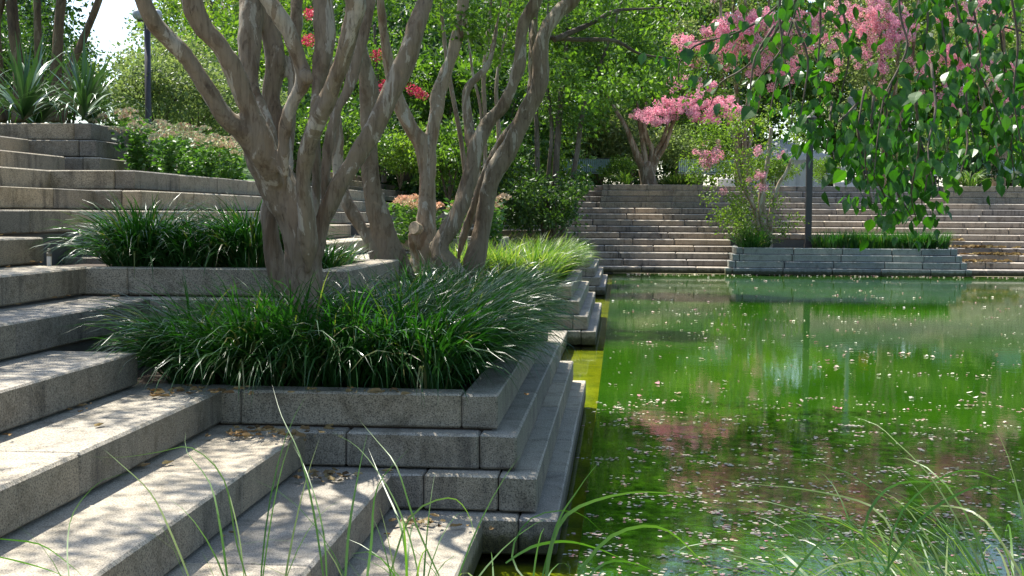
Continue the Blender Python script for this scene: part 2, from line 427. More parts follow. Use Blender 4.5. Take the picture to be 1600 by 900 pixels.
def minus(a, b, gaps):
    segs = [(a, b)]
    for g0, g1 in gaps:
        out = []
        for s0, s1 in segs:
            if g1 <= s0 or g0 >= s1: out.append((s0, s1)); continue
            if g0 > s0: out.append((s0, g0))
            if g1 < s1: out.append((g1, s1))
        segs = out
    return segs
gapL = {n: [] for n in range(16)}
for k in range(3):
    o = k*PER
    gapL[4] += [(5.86+o, 9.62+o)]; gapL[5] += [(5.72+o, 9.72+o)]
    gapL[6] += [(7.16+o, 8.70+o)]; gapL[7] += [(7.16+o, 8.70+o)]; gapL[8] += [(7.42+o, 8.70+o)]
gapL[10] += [(10.4, 21.4)]; gapL[11] += [(10.36, 21.4)]; gapL[12] += [(11.42, 21.4)]; gapL[13] += [(11.56, 21.4)]; gapL[14] += [(11.7, 21.4)]
gapF = {n: [] for n in range(16)}
gapF[4] = [(2.97, 8.15)]; gapF[5] = [(2.9, 8.2)]
for n in (12, 13, 14): gapF[n] = [(-.45, 2.3), (9.1, 14.5)]

core = MB()
stL = thing('stone_steps', 'long flight of grey granite steps running down the left bank to the pool', 'steps', (XL(4), 4, 0))
for n in range(1, 15):
    y0 = 1.3 if n > 4 else 2.4
    for a, b in minus(-3.0, YL(n)+.46, gapL[n]):
        core.box(-8.5, XL(n)-.04, a, b, -.4, n*H-.03)
    for a, b in minus(y0, YL(n)+.46, gapL[n]):
        if b-a < .1: continue
        for c, d in cuts(a, b, 1.5, 2.5):
            dep = .47
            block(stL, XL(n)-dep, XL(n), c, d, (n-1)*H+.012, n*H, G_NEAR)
stF = thing('stone_steps', 'wide flight of weathered brownish steps across the far end of the pool', 'steps', (4, YL(3), 0))
for n in range(1, 15):
    for a, b in minus(-9, 17, gapF[n]): core.box(a, b, YL(n)+.04, 60, -.4, n*H-.03)
    for a, b in minus(XL(n), 15, gapF[n]):
        for c, d in cuts(a, b, 1.0, 1.75):
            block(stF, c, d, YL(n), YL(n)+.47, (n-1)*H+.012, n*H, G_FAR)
# flat coping at water level on the far side (just awash) and along the left
for n in range(1, 15):
    core.box(17+TW*n, 30, -6, 60, -.4, n*H-.03)        # right bank, out of the picture
core.box(-.9, 6, -6, 2.38, -.4, .60)
ob('embankment', core.me('embankment', CORE), kind='structure')

# ---- planters: rings of blocks, each tier set back from the one below
def planter(root, x0, x1, y0, y1, top, nt_, mat, sides='RFB', sb=.095, th=.17, joints=None, lo=.75, hi=1.25):
    """x0..x1, y0..y1: outer faces of the top tier; lower tiers step outwards on the named sides."""
    for k in range(nt_):
        lv = top-k; e = sb*k
        a0 = x0-(e if 'L' in sides else 0); a1 = x1+(e if 'R' in sides else 0)
        b0 = y0-(e if 'F' in sides else 0); b1 = y1+(e if 'B' in sides else 0)
        z0, z1 = (lv-1)*H+.010, lv*H
        if 'F' in sides or 'f' in sides:
            if joints and lv in joints:
                js = [a0]+joints[lv]+[a1-th if 'R' in sides else a1]; seg = list(zip(js[:-1], js[1:]))
            else: seg = cuts(a0+(th if 'L' in sides else 0), a1-(th if 'R' in sides else 0), lo, hi)
            for c, d in seg: block(root, c, d, b0, b0+th, z0, z1, mat)
        if 'R' in sides:
            for c, d in cuts(b0, b1, lo+.1, hi+.2): block(root, a1-th, a1, c, d, z0, z1, mat)
        if 'L' in sides:
            for c, d in cuts(b0, b1, lo+.1, hi+.2): block(root, a0, a0+th, c, d, z0, z1, mat)
        if 'B' in sides:
            for c, d in cuts(a0+(th if 'L' in sides else 0), a1-th, lo, hi): block(root, c, d, b1-th, b1, z0, z1, mat)
    m = MB()
    m.box(x0+.03, x1-.03, y0+.03, y1-.03, -.3, top*H-.045)
    ob('soil', m.me('soil', SOIL), root)

for k in range(3):
    o = k*PER
    lab = ['broad stone planter stepped down to the water, full of deep green grass, nearest the camera',
           'second stone planter along the pool, with sunlit pale grass', 'farthest stone planter on the left bank, beside the far steps'][k]
    r = thing('stone_planter', lab, 'planter', (-1.6, 7.5+o, 0), 'stepped planters along the left bank')
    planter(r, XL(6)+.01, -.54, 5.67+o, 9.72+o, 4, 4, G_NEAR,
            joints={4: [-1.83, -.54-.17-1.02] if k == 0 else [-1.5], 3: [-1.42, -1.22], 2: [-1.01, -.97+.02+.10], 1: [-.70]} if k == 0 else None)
    lab = ['raised inner planter behind the big gnarled tree, with dark arching grass clumps',
           'raised inner planter of the second bed, with coral flowers', 'raised inner planter of the farthest bed'][k]
    r = thing('stone_planter', lab, 'planter', (-2.6, 7.9+o, 0), 'raised inner planters on the left bank')
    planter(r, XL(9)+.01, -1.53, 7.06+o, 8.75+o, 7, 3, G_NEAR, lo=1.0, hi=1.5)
r = thing('stone_planter', 'long granite planter wall with sedum flowers spilling over its top', 'planter', (-4.6, 15, 0))
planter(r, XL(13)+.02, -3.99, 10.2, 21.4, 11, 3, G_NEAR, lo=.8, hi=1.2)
r = thing('stone_planter', 'high corner planter at upper left under the yuccas', 'planter', (-5.8, 12.5, 0))
planter(r, -6.6, -5.0, 11.72, 14.6, 14, 3, G_NEAR, sb=.075, lo=.5, hi=.9)
r = thing('stone_planter', 'blue grey stone planter standing in the water below the far steps', 'planter', (5.5, 33, 0))
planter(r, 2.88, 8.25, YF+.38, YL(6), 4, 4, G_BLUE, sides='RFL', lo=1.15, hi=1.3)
r = thing('stone_planter', 'stone planter wall at the head of the far steps, under a multi stemmed tree', 'planter', (1, 36, 0))
planter(r, -.5, 2.32, YL(11)+.012, YL(11)+2.0, 14, 4, G_NEAR, sides='RFL', sb=.03, lo=.95, hi=1.25)
r = thing('stone_planter', 'stone planter wall at the head of the far steps at the right edge', 'planter', (11, 36, 0))
planter(r, 9.1, 14.6, YL(12)-.05, YL(12)+2.0, 14, 3, G_NEAR, sides='RFL', sb=.03, lo=.95, hi=1.25)

# ------------------------------------------------------------------ ground, water
def sheet(name, x0, x1, y0, y1, z, mat, kind='structure', sub=1):
    m = MB(); m.add([(x0, y0, z), (x1, y0, z), (x1, y1, z), (x0, y1, z)], [(0, 1, 2, 3)])
    return ob(name, m.me(name, mat), kind=kind)
sheet('pool_water', X0, 19, 2.2, YF+.05, 0, WATER)
sheet('shallow_water', XL(2), X0, 2.2, YF+.05, 0, SHALLOW)
sheet('pool_ledge', XL(2), X0-.004, 2.2, YF+.4, -.045, ALGAE)
sheet('pool_floor', -1, 20, 2.2, YF+.5, -.9, ALGAE)
sheet('coping_far', X0, 17, YF+.02, YF+.45, .012, G_FAR)
sheet('terrace', -8.5, 19, YL(14)+.4, 46, 14*H-.006, PAVE)
m = MB(); z = 14*H-.03
for a in ((-400, -6.35, -60, 41.7), (-400, 400, 46, 600), (19, 400, -60, 46), (-6.35, 19, 41.72, 46)):
    m.add([(a[0], a[2], z), (a[1], a[2], z), (a[1], a[3], z), (a[0], a[3], z)], [(0, 1, 2, 3)])
ob('ground', m.me('ground', LAWN), kind='structure')
m = MB()
nx, ny = 24, 30                                          # planted slope behind the long planter
V = []; F = []
for j in range(ny):
    for i in range(nx):
        x = -4.2-i*.25; y = 11.9+j*.75
        zz = 1.78+min(1, max(0, (-4.9-x)/2.2))*.75+.06*math.sin(x*3+y)+.05*math.sin(y*2.1)
        if y > 21.5: zz = max(zz, 14*H-.02) if x < -6 else (2.0 if x < -5.2 else 1.7)
        V.append((x, y, zz))
for j in range(ny-1):
    for i in range(nx-1):
        a = j*nx+i; F.append((a, a+nx, a+nx+1, a+1))
o = ob('planted_slope', mesh('planted_slope', V, F, True, LAWN), kind='structure')

# ------------------------------------------------------------------ liriope beds
def in_rect(p, r): return r[0] < p[0] < r[1] and r[2] < p[1] < r[3]
def bed_pts(rect, sp, z, holes=(), jit=.5):
    out = []
    y = rect[2]
    while y < rect[3]:
        x = rect[0]
        while x < rect[1]:
            p = (x+random.uniform(-jit, jit)*sp, y+random.uniform(-jit, jit)*sp, z)
            if in_rect(p, rect) and not any(in_rect(p, h_) for h_ in holes): out.append(p)
            x += sp
        y += sp
    return np.array(out)
def edge_bias(P, rect, d=.28):
    B = np.zeros((len(P), 2))
    for i, p in enumerate(P):
        if p[0]-rect[0] < d: B[i, 0] -= 1
        if rect[1]-p[0] < d: B[i, 0] += 1
        if p[1]-rect[2] < d: B[i, 1] -= 1
        if rect[3]-p[1] < d: B[i, 1] += 1
    return B
def grass_bed(name, label, rect, z, holes, sp, per, ln, wd, mat, lean=(.05, .6), droop=(.7, 2.0)):
    P = bed_pts(rect, sp, z, holes)
    V, F = tufts(P, per, ln, wd, .05, lean, droop, 6, edge_bias(P, rect))
    o = ob(name, mesh(name, V, F, True, mat)); tag(o, label, 'ground cover', None, 'stuff'); return o
h1 = [(-4, -1.42, 6.90, 8.85)]
grass_bed('liriope_grass', 'dense deep green arching grass filling the nearest planter round the gnarled trunk',
          (-2.14, -.74, 5.88, 9.6), .62, h1, .102, 46, .62, .0125, GR_DEEP, (.03, .72), (1.0, 2.6))
grass_bed('liriope_grass', 'bright sunlit grass mound in the second planter along the pool',
          (-2.3, -.74, 5.88+PER, 9.5+PER), .62, [(-4, -1.25, 6.72+PER, 8.9+PER)], .155, 46, .60, .014, GR_LITE)
grass_bed('liriope_grass', 'low grass in the raised planter under the leaning grey trunks',
          (-2.1, -1.72, 7.4, 8.5), 1.11, [], .14, 26, .24, .010, GR_DEEP)
grass_bed('liriope_grass', 'low grass in the farthest planter on the left bank',
          (-2.2, -.74, 5.88+2*PER, 9.5+2*PER), .62, [], .25, 30, .42, .018, GR_DEEP)
grass_bed('liriope_grass', 'short dark grass in the blue grey planter at the water',
          (4.9, 8.1, YF+.6, YF+1.5), .62, [], .17, 30, .50, .018, GR_DEEP, (.02, .4), (.2, 1.2))
grass_bed('liriope_grass', 'bushy grass right of the trunk on the upper far planter',
          (1.25, 2.2, YL(11)+.2, YL(11)+.9), 14*H-.04, [], .15, 32, .46, .02, GR_LITE, (.02, .7), (.4, 1.5))
def clump(label, x, y, z, R, n, ln, wd, mat, name='grass_clump', group=None, lean=(.02, .95), droop=(.7, 2.0), cat='grass clump'):
    a = rng.uniform(0, 6.283, n); r = R*np.sqrt(rng.random(n))
    root = np.stack([r*np.cos(a), r*np.sin(a), np.zeros(n)], -1)
    az = a+rng.normal(0, .5, n); k = r/R
    V, F = blades_np(root, az, ln*rng.uniform(.65, 1.15, n), lean[0]+(lean[1]-lean[0])*k*rng.random(n), rng.uniform(*droop, n), wd*rng.uniform(.7, 1.2, n), 6)
    o = ob(name, mesh(name, V, F, True, mat), None, (x, y, z)); tag(o, label, cat, group); return o
g = 'arching grass clumps in the raised inner planter'
clump('dark arching grass clump at the left end of the raised planter', -2.86, 7.46, 1.12, .20, 900, .52, .012, GR_DEEP, group=g, droop=(1.0, 2.5))
clump('middle dark grass clump in the raised planter, spilling over the ledge', -2.52, 7.40, 1.12, .18, 520, .42, .012, GR_DEEP, group=g, droop=(1.0, 2.5))
clump('dark grass clump of the raised planter nearest the gnarled trunk', -2.20, 7.48, 1.12, .18, 800, .54, .012, GR_DEEP, group=g, droop=(1.0, 2.5))
clump('tiny green grass tuft growing from a joint in the upper wall', *at(68, 266, 11.2), .03, 26, .17, .008, GR_LITE, cat='grass tuft')
g = 'small shrubs along the far planters'
clump('pale strap leaved tuft left of the trunk on the upper far planter', 0.15, YL(11)+.4, 14*H, .12, 60, .55, .03, GR_LITE, cat='grass clump')
clump('dark grass clump at the foot of the small pink tree', 3.35, YF+.85, .63, .38, 420, .62, .02, GR_DEEP)
clump('pale grass tuft hanging over the far right planter wall', 9.75, YL(12)+.15, 14*H, .2, 110, .75, .035, GR_LITE, droop=(1.4, 2.6))
clump('dark green clump at the right end of the blue grey planter', 7.45, YF+.95, .63, .35, 320, .60, .02, GR_DEEP)

# ------------------------------------------------------------------ trees
def limb(parent, pts, Y, mat, name='limb', seg=16, gnarl=1., dY=None, step=None, seed=0):
    """pts: (px, py, diameter px) along the limb; depth Y or list of depths"""
    Ys = Y if isinstance(Y, (list, tuple)) else [Y]*len(pts)
    if len(Ys) == 2 and len(pts) != 2: Ys = np.linspace(Ys[0], Ys[1], len(pts))
    P = [at(a, b, y) for (a, b, d), y in zip(pts, Ys)]
    R = [d*.5*y/FPX for (a, b, d), y in zip(pts, Ys)]
    off = wloc(parent); P = [p-np.array(off) for p in P]
    me = tube_mesh(name, P, R, seg, mat, gnarl, step or max(.02, min(R)*.7), seed)
    return ob(name, me, parent, wloc(parent))
_pend = {}
def wood(parent, pts, Y, mat=None, seed=0, seg=16, gnarl=1.):
    Ys = np.linspace(Y[0], Y[1], len(pts)) if isinstance(Y, (list, tuple)) else [Y]*len(pts)
    P = [at(a, b_, y)-np.array(wloc(parent)) for (a, b_, d), y in zip(pts, Ys)]
    R = [d*.5*y/FPX for (a, b_, d), y in zip(pts, Ys)]
    if parent.name in _pend: R[0] *= .3
    V, F = tube_np(P, R, seg, gnarl, max(.025, min(R[1:])*.7), seed)
    m_ = _pend.setdefault(parent.name, MB()); m_.add(V, list(F))
def union_trunk(parent, mat, vox=.013):
    m_ = _pend.pop(parent.name); me = mesh('trunk', m_.V, m_.F, True, mat)
    o = ob('trunk', me, parent, wloc(parent))
    r_ = o.modifiers.new('merge', 'REMESH'); r_.mode = 'VOXEL'; r_.voxel_size = vox; r_.use_smooth_shade = True
    sm_ = o.modifiers.new('soften', 'SMOOTH'); sm_.iterations = 7; sm_.factor = .55
    for nm, size, st in (('knots', .16, .022), ('grain', .045, .006)):
        tx = bpy.data.textures.new(nm, 'CLOUDS'); tx.noise_scale = size; tx.noise_depth = 2
        d_ = o.modifiers.new(nm, 'DISPLACE'); d_.texture = tx; d_.strength = st; d_.mid_level = .5; d_.texture_coords = 'LOCAL'
    return o
def foliage(parent, cents, rads, per, ln, wd, mat, name='foliage', droop=.25, flat=.75):
    V, F = cluster_leaves(np.asarray(cents)-np.array(wloc(parent)), rads, per, ln, wd, droop, flat)
    return ob(name, mesh(name, V, F, False, mat), parent, wloc(parent))
def rand_ell(c, r, n, shell=.5):
    d = rng.normal(size=(n, 3)); d /= np.linalg.norm(d, axis=1)[:, None]
    return np.asarray(c)+d*np.asarray(r)*((rng.random(n)**shell)[:, None])

# --- the big gnarled crape myrtle in the nearest planter
b = at(478, 560, 6.3); b[2] = .62
T1 = thing('crape_myrtle', 'big gnarled grey multi trunk tree standing in the nearest grass planter', 'tree', b)
wood(T1, [(492, 600, 110), (486, 520, 74), (480, 455, 60), (472, 400, 56), (462, 345, 58), (441, 300, 60), (425, 265, 60), (408, 235, 54), (400, 205, 34)], 6.3, BARK, seg=28, seed=1)
wood(T1, [(440, 310, 40), (412, 255, 42), (385, 214, 35), (349, 180, 33), (318, 130, 30), (288, 86, 28), (253, 50, 29), (231, 18, 30), (208, -50, 28), (170, -190, 24), (110, -330, 16), (60, -430, 8)], [6.25, 5.6], BARK, seed=2)
wood(T1, [(435, 290, 44), (413, 222, 40), (388, 165, 32), (366, 112, 31), (344, 72, 31), (316, 38, 31), (297, -10, 31), (275, -110, 27), (250, -300, 18), (200, -420, 8)], [6.2, 5.9], BARK, seed=3)
wood(T1, [(440, 270, 26), (422, 215, 24), (411, 172, 18), (395, 133, 22), (389, 80, 32), (391, 20, 37), (393, -60, 36), (385, -180, 26), (350, -330, 14)], [6.4, 6.9], BARK_T, seed=4)
wood(T1, [(462, 520, 50), (444, 450, 34), (428, 400, 30), (422, 345, 27), (424, 300, 25), (430, 250, 27), (433, 200, 29), (424, 150, 29), (430, 92, 38), (420, 35, 33), (425, -40, 30), (440, -160, 24), (470, -300, 12)], [6.75, 6.85], BARK, seed=5)
wood(T1, [(446, 300, 26), (443, 250, 20), (448, 190, 21), (461, 153, 22), (475, 128, 29), (469, 95, 26), (452, 52, 25), (432, 18, 29), (405, -25, 26), (380, -110, 20), (360, -260, 12)], [6.15, 5.9], BARK, seed=6)
wood(T1, [(482, 430, 36), (481, 370, 31), (477, 320, 27), (475, 280, 25), (481, 232, 28), (498, 184, 28), (521, 130, 27), (537, 85, 27), (548, 50, 28), (556, 14, 31), (545, -40, 28), (520, -130, 22), (500, -280, 12)], [6.15, 5.75], BARK, seed=7)
wood(T1, [(494, 400, 22), (494, 300, 14), (493, 200, 18), (499, 128, 25), (507, 60, 31), (505, 15, 31), (498, -60, 28), (520, -200, 18)], [6.5, 6.8], BARK, seed=8)
wood(T1, [(480, 450, 36), (492, 400, 28), (505, 345, 24), (526, 295, 27), (556, 248, 27), (583, 203, 30), (613, 135, 31), (638, 82, 33), (652, 35, 27), (664, 5, 25), (684, -60, 23), (715, -170, 18), (740, -300, 10)], [6.3, 6.5], BARK, seed=9)
wood(T1, [(502, 360, 18), (512, 240, 19), (527, 175, 16), (543, 140, 17), (560, 82, 20), (572, 28, 23), (578, -30, 23), (600, -160, 18), (640, -300, 10)], [6.45, 6.7], BARK, seed=10)
wood(T1, [(455, 300, 16), (455, 220, 14), (458, 120, 17), (463, 40, 20), (464, -40, 20), (470, -200, 12)], [6.6, 7.2], BARK_T, seed=11)
wood(T1, [(472, 138, 20), (479, 124, 30), (475, 110, 20)], [5.98, 5.96], BARK, seed=32)
union_trunk(T1, BARK, .014)
foliage(T1, np.vstack([rand_ell((-3.6, 8.1, 4.7), (2.4, 1.5, .9), 90), rand_ell((-.9, 7.7, 4.7), (1.9, 1.5, .9), 62), rand_ell((-4.5, 7.2, 4.8), (1.3, 1.2, .5), 60), rand_ell((-3.3, 5.7, 4.9), (1.9, 1.3, .5), 34)]), [.42]*152+[.36]*60+[.30]*34, 120, .068, .036, LF_CRAPE)

# --- second tree: two leaning trunks in the raised planter
b = at(616, 500, 9.0); b[2] = .62
T2 = thing('crape_myrtle', 'grey tree with two leaning trunks behind the big gnarled tree', 'tree', b)
wood(T2, [(632, 500, 60), (620, 425, 50), (610, 385, 38), (595, 345, 33), (582, 300, 29), (577, 245, 27), (577, 190, 28), (575, 140, 31), (566, 88, 28), (556, 45, 26), (556, -20, 24), (566, -120, 20), (590, -260, 12)], 9.0, BARK, seg=16, seed=12)
wood(T2, [(612, 480, 40), (592, 408, 26), (577, 375, 19), (556, 340, 21), (538, 305, 20), (528, 262, 18), (527, 215, 18), (520, 150, 16), (512, 90, 15), (505, 20, 15), (500, -80, 12), (480, -200, 8)], [8.95, 9.3], BARK, seed=13)
union_trunk(T2, BARK, .014)
foliage(T2, rand_ell((-2.4, 9.0, 4.9), (1.7, 1.6, .9), 80), [.42]*80, 120, .068, .036, LF_CRAPE)
# --- third: split trunk with cut stump at its foot
b = at(660, 470, 9.4); b[2] = .62
T3 = thing('crape_myrtle', 'pale peeling forked tree with a sawn stump at its foot', 'tree', b)
wood(T3, [(660, 475, 62), (662, 410, 50), (666, 372, 38), (668, 330, 30), (668, 275, 27), (665, 238, 31), (664, 222, 28)], 9.4, BARK_T, seg=18, seed=14)
wood(T3, [(668, 262, 24), (655, 222, 26), (642, 200, 24), (625, 165, 26), (612, 120, 20), (601, 62, 16), (596, 15, 15), (590, -60, 13), (570, -180, 8)], [9.4, 9.2], BARK_T, seed=15)
wood(T3, [(664, 262, 24), (674, 222, 20), (683, 175, 22), (684, 150, 24), (699, 108, 19), (712, 68, 17), (721, 28, 18), (724, -10, 17), (728, -90, 14), (745, -220, 8)], [9.4, 9.6], BARK, seed=16)
wood(T3, [(662, 420, 50), (655, 385, 34), (649, 362, 26)], [9.4, 9.3], BARK_T, seed=17, gnarl=.8)
wood(T3, [(672, 402, 34), (682, 388, 20), (686, 384, 14)], [9.35, 9.2], BARK_T, seed=18)
union_trunk(T3, BARK_T, .014)
def cut_face(parent, px, py, Y, r, d, mat, tall=1.):
    p = at(px, py, Y); d = np.array(d, float); d /= np.linalg.norm(d)
    V, F = tube_np([p-d*.05, p, p+d*.004], [r*.9, r, r*.93], 18, 0); V[-1] = p+d*.002
    V = (V-p)*np.array([1, 1, tall])+p-np.array(wloc(parent))
    ob('cut_face', mesh('cut_face', V, list(F), False, mat), parent, wloc(parent))
WOODC = plain('sawn_wood', (.40, .31, .20), .8, 0, 60, .35)
cut_face(T3, 647, 356, 9.25, .050, (-.45, -.85, .25), WOODC)
cut_face(T3, 681, 384, 9.2, .045, (.3, -.9, .3), WOODC)
foliage(T3, rand_ell((-1.6, 9.9, 4.8), (1.5, 1.3, .9), 60), [.4]*60, 120, .066, .035, LF_CRAPE)
# --- fourth: twisting pair on the right
b = at(735, 470, 9.25); b[2] = .62
T4 = thing('crape_myrtle', 'twisting grey trunks leaning right at the far end of the nearest planter', 'tree', b)
wood(T4, [(735, 480, 58), (700, 415, 36), (688, 384, 27), (711, 343, 29), (728, 300, 27), (739, 262, 26), (745, 226, 27), (760, 196, 23), (785, 168, 21), (801, 133, 21), (811, 101, 23), (813, 67, 19), (818, 36, 19), (836, 5, 20), (852, -40, 19), (880, -140, 15), (930, -260, 8)], [9.0, 9.4], BARK, seed=19)
wood(T4, [(738, 250, 20), (735, 215, 17), (731, 185, 16), (728, 150, 15), (736, 131, 14), (752, 116, 13), (764, 98, 11), (770, 75, 8), (778, 30, 6), (790, -40, 4)], [9.2, 9.5], BARK, seed=20)
wood(T4, [(735, 480, 60), (742, 415, 37), (753, 360, 29), (762, 305, 26), (774, 270, 28), (791, 242, 29), (806, 210, 27), (821, 176, 26), (839, 146, 25), (845, 115, 25), (844, 76, 23), (852, 48, 22), (872, 20, 22), (893, 2, 22), (918, -40, 20), (960, -130, 15), (1010, -230, 8)], [9.2, 9.6], BARK, seed=21)
wood(T4, [(715, 420, 22), (722, 375, 13), (738, 328, 15), (757, 275, 17), (775, 232, 15), (795, 205, 14), (812, 185, 12)], [9.35, 9.5], BARK_T, seed=22)
wood(T4, [(824, 172, 14), (828, 145, 13), (832, 100, 13), (834, 50, 14), (840, -20, 12), (850, -120, 8)], [9.7, 10.1], BARK, seed=23)
limb(T4, [(866, 62, 9), (920, 38, 7), (960, 18, 6), (1000, 14, 4), (1040, 12, 2)], [9.6, 10.4], BARK_D, name='branch', seg=8, seed=24)
limb(T4, [(852, 58, 9), (905, 62, 7), (960, 64, 6), (1000, 84, 4), (1050, 92, 2)], [9.6, 10.2], BARK_D, name='branch', seg=8, seed=25)
cc = [at(px, py, Y) for px, py, Y in [(722, 20, 9.6), (745, 34, 9.5), (765, 20, 9.7), (788, 36, 9.8), (735, 60, 9.6), (762, 66, 9.8), (790, 70, 9.7), (715, 45, 9.5), (750, 8, 9.9), (805, 18, 9.9), (780, 90, 9.8)]]
cc += [at(random.uniform(860, 1080), random.uniform(-40, 150), random.uniform(9.8, 11)) for _ in range(26)]
union_trunk(T4, BARK, .014)
foliage(T4, np.array(cc), [.17]*len(cc), 64, .052, .03, LF_BRIGHT)
foliage(T4, rand_ell((.2, 9.6, 4.7), (1.9, 1.5, .9), 70), [.4]*70, 115, .066, .035, LF_CRAPE)

b = at(748, 330, 17.5); b[2] = 14*H-.9
T = thing('slender_tree', 'cluster of thin grey stems behind the twisting trunks', 'tree', b)
for pts in ([(735, 350, 9), (722, 230, 8), (704, 130, 7), (692, 40, 6), (684, -60, 3)], [(757, 350, 8), (758, 200, 7), (756, 120, 7), (764, 40, 6), (772, -60, 3)],
            [(768, 350, 8), (779, 220, 7), (776, 130, 6), (794, 30, 5), (806, -70, 3)], [(742, 350, 6), (752, 190, 5), (738, 110, 4), (728, 20, 3)]):
    limb(T, pts, [17.5, 17.8], BARK, name='trunk', seg=8, gnarl=.5)
c_ = np.array([at(random.uniform(660, 850), random.uniform(-160, 10), 17.5+random.uniform(-.6, .6)) for _ in range(46)])
foliage(T, c_, [.32]*46, 80, .075, .042, LF_CRAPE)
# --- blossom panicle shared by the pink trees
def panicle(mat, n=80, r=.12):
    d = rng.normal(size=(n, 3)); d /= np.linalg.norm(d, axis=1)[:, None]
    C = d*r*(rng.random(n)**.4)[:, None]; C[:, 2] *= 1.1
    V, F = leaves_np(C, d+rng.normal(size=(n, 3))*.8, rng.uniform(.03, .06, n), rng.uniform(.03, .05, n), .35)
    return mesh('blossom', V, F, False, mat)
PAN = [panicle(PINK) for _ in range(4)]; RPAN = [panicle(REDF, 70) for _ in range(2)]
def blossoms(parent, spots, pans=PAN, sc=1.):
    for (px, py, rx, ry, Y, n) in spots:
        for _ in range(n):
            a = random.uniform(0, 6.28); q = math.sqrt(random.random())
            y = Y+random.uniform(-.5, .5)
            p = at(px+rx*q*math.cos(a), py+ry*q*math.sin(a), y)
            ob('blossom', random.choice(pans), parent, p, rot=(random.uniform(0, 6), random.uniform(0, 6), random.uniform(0, 6)), scale=random.uniform(.65, 1.25)*sc)

def px_foliage(parent, spots, ln, wd, mat, r, per, name='foliage', dY=.8):
    c = []; rr = []
    for (px, py, rx, ry, Y, n) in spots:
        for _ in range(n):
            a = random.uniform(0, 6.28); q = math.sqrt(random.random())
            c.append(at(px+rx*q*math.cos(a), py+ry*q*math.sin(a), Y+random.uniform(-dY, dY))); rr.append(r*random.uniform(.7, 1.3))
    return foliage(parent, np.array(c), rr, per, ln, wd, mat, name)

# --- pink crape myrtle on the upper far planter
b = at(1013, 290, 37.0); b[2] = 14*H-.05
T5 = thing('crape_myrtle', 'pale vase shaped tree with pink blossom on the upper far planter', 'tree', b)
limb(T5, [(1014, 296, 30), (1013, 284, 25), (1011, 266, 25), (1010, 254, 18)], 37.0, BARK, 'trunk', 12)
for pts in ([(1008, 268, 14), (1000, 252, 13), (993, 236, 11), (985, 216, 9), (978, 198, 7), (962, 172, 6), (950, 148, 4)],
            [(1010, 262, 12), (1006, 232, 9), (1003, 214, 8), (1000, 195, 7), (996, 160, 4)],
            [(1016, 262, 12), (1019, 234, 9), (1012, 220, 9), (1007, 198, 8), (1010, 160, 5)],
            [(1018, 270, 12), (1026, 249, 9), (1039, 228, 8), (1046, 209, 7), (1052, 190, 6), (1070, 160, 4)],
            [(1016, 266, 10), (1024, 240, 8), (1034, 222, 7), (1040, 205, 6), (1048, 180, 4)]):
    limb(T5, pts, [37.0, 36.6], BARK, seg=8, gnarl=.5)
px_foliage(T5, [(1000, 150, 60, 30, 37, 26), (1090, 160, 60, 34, 37, 30), (1060, 110, 90, 40, 37.5, 34), (960, 110, 50, 50, 38, 22)], .11, .06, LF_CRAPE, .34, 70)
blossoms(T5, [(1018, 182, 34, 12, 35.8, 34), (1055, 166, 36, 20, 35.8, 46), (1098, 168, 36, 24, 35.8, 46), (1135, 172, 30, 22, 35.8, 30), (1085, 135, 40, 16, 36, 14), (1060, 62, 16, 8, 37, 8), (1062, 130, 24, 12, 36.8, 9), (1005, 135, 14, 8, 37, 3)], sc=.85)

# --- small pink tree in the blue grey planter
b = at(1196, 384, 33.0); b[2] = .63
T6 = thing('crape_myrtle', 'small thin pink flowering tree in the blue grey planter by the lamp post', 'tree', b)
for pts in ([(1196, 388, 18), (1193, 350, 13), (1190, 318, 12), (1192, 290, 9), (1200, 250, 7), (1205, 200, 5)],
            [(1200, 388, 14), (1202, 350, 10), (1208, 320, 8), (1216, 290, 6), (1228, 270, 5), (1240, 240, 4)],
            [(1192, 385, 12), (1184, 350, 8), (1176, 320, 7), (1160, 290, 5), (1150, 250, 4)]):
    limb(T6, pts, [33.0, 32.7], BARK_T, name='trunk', seg=8, gnarl=.5)
px_foliage(T6, [(1165, 230, 70, 45, 33, 34), (1185, 320, 48, 34, 33, 16), (1225, 350, 22, 20, 32.6, 5), (1150, 340, 16, 18, 32.8, 4), (1120, 200, 34, 30, 33, 14), (1230, 190, 50, 34, 33.5, 16), (1165, 366, 30, 9, 32.6, 8), (1150, 300, 44, 60, 33, 26), (1110, 250, 40, 50, 33, 22)], .085, .045, LF_BRIGHT, .30, 46)
blossoms(T6, [(1110, 240, 24, 24, 32.6, 20), (1183, 278, 26, 9, 32.4, 7), (1128, 296, 5, 4, 32.4, 1), (1205, 240, 30, 16, 32.5, 6), (1190, 295, 9, 5, 32.4, 3)], PAN, .8)

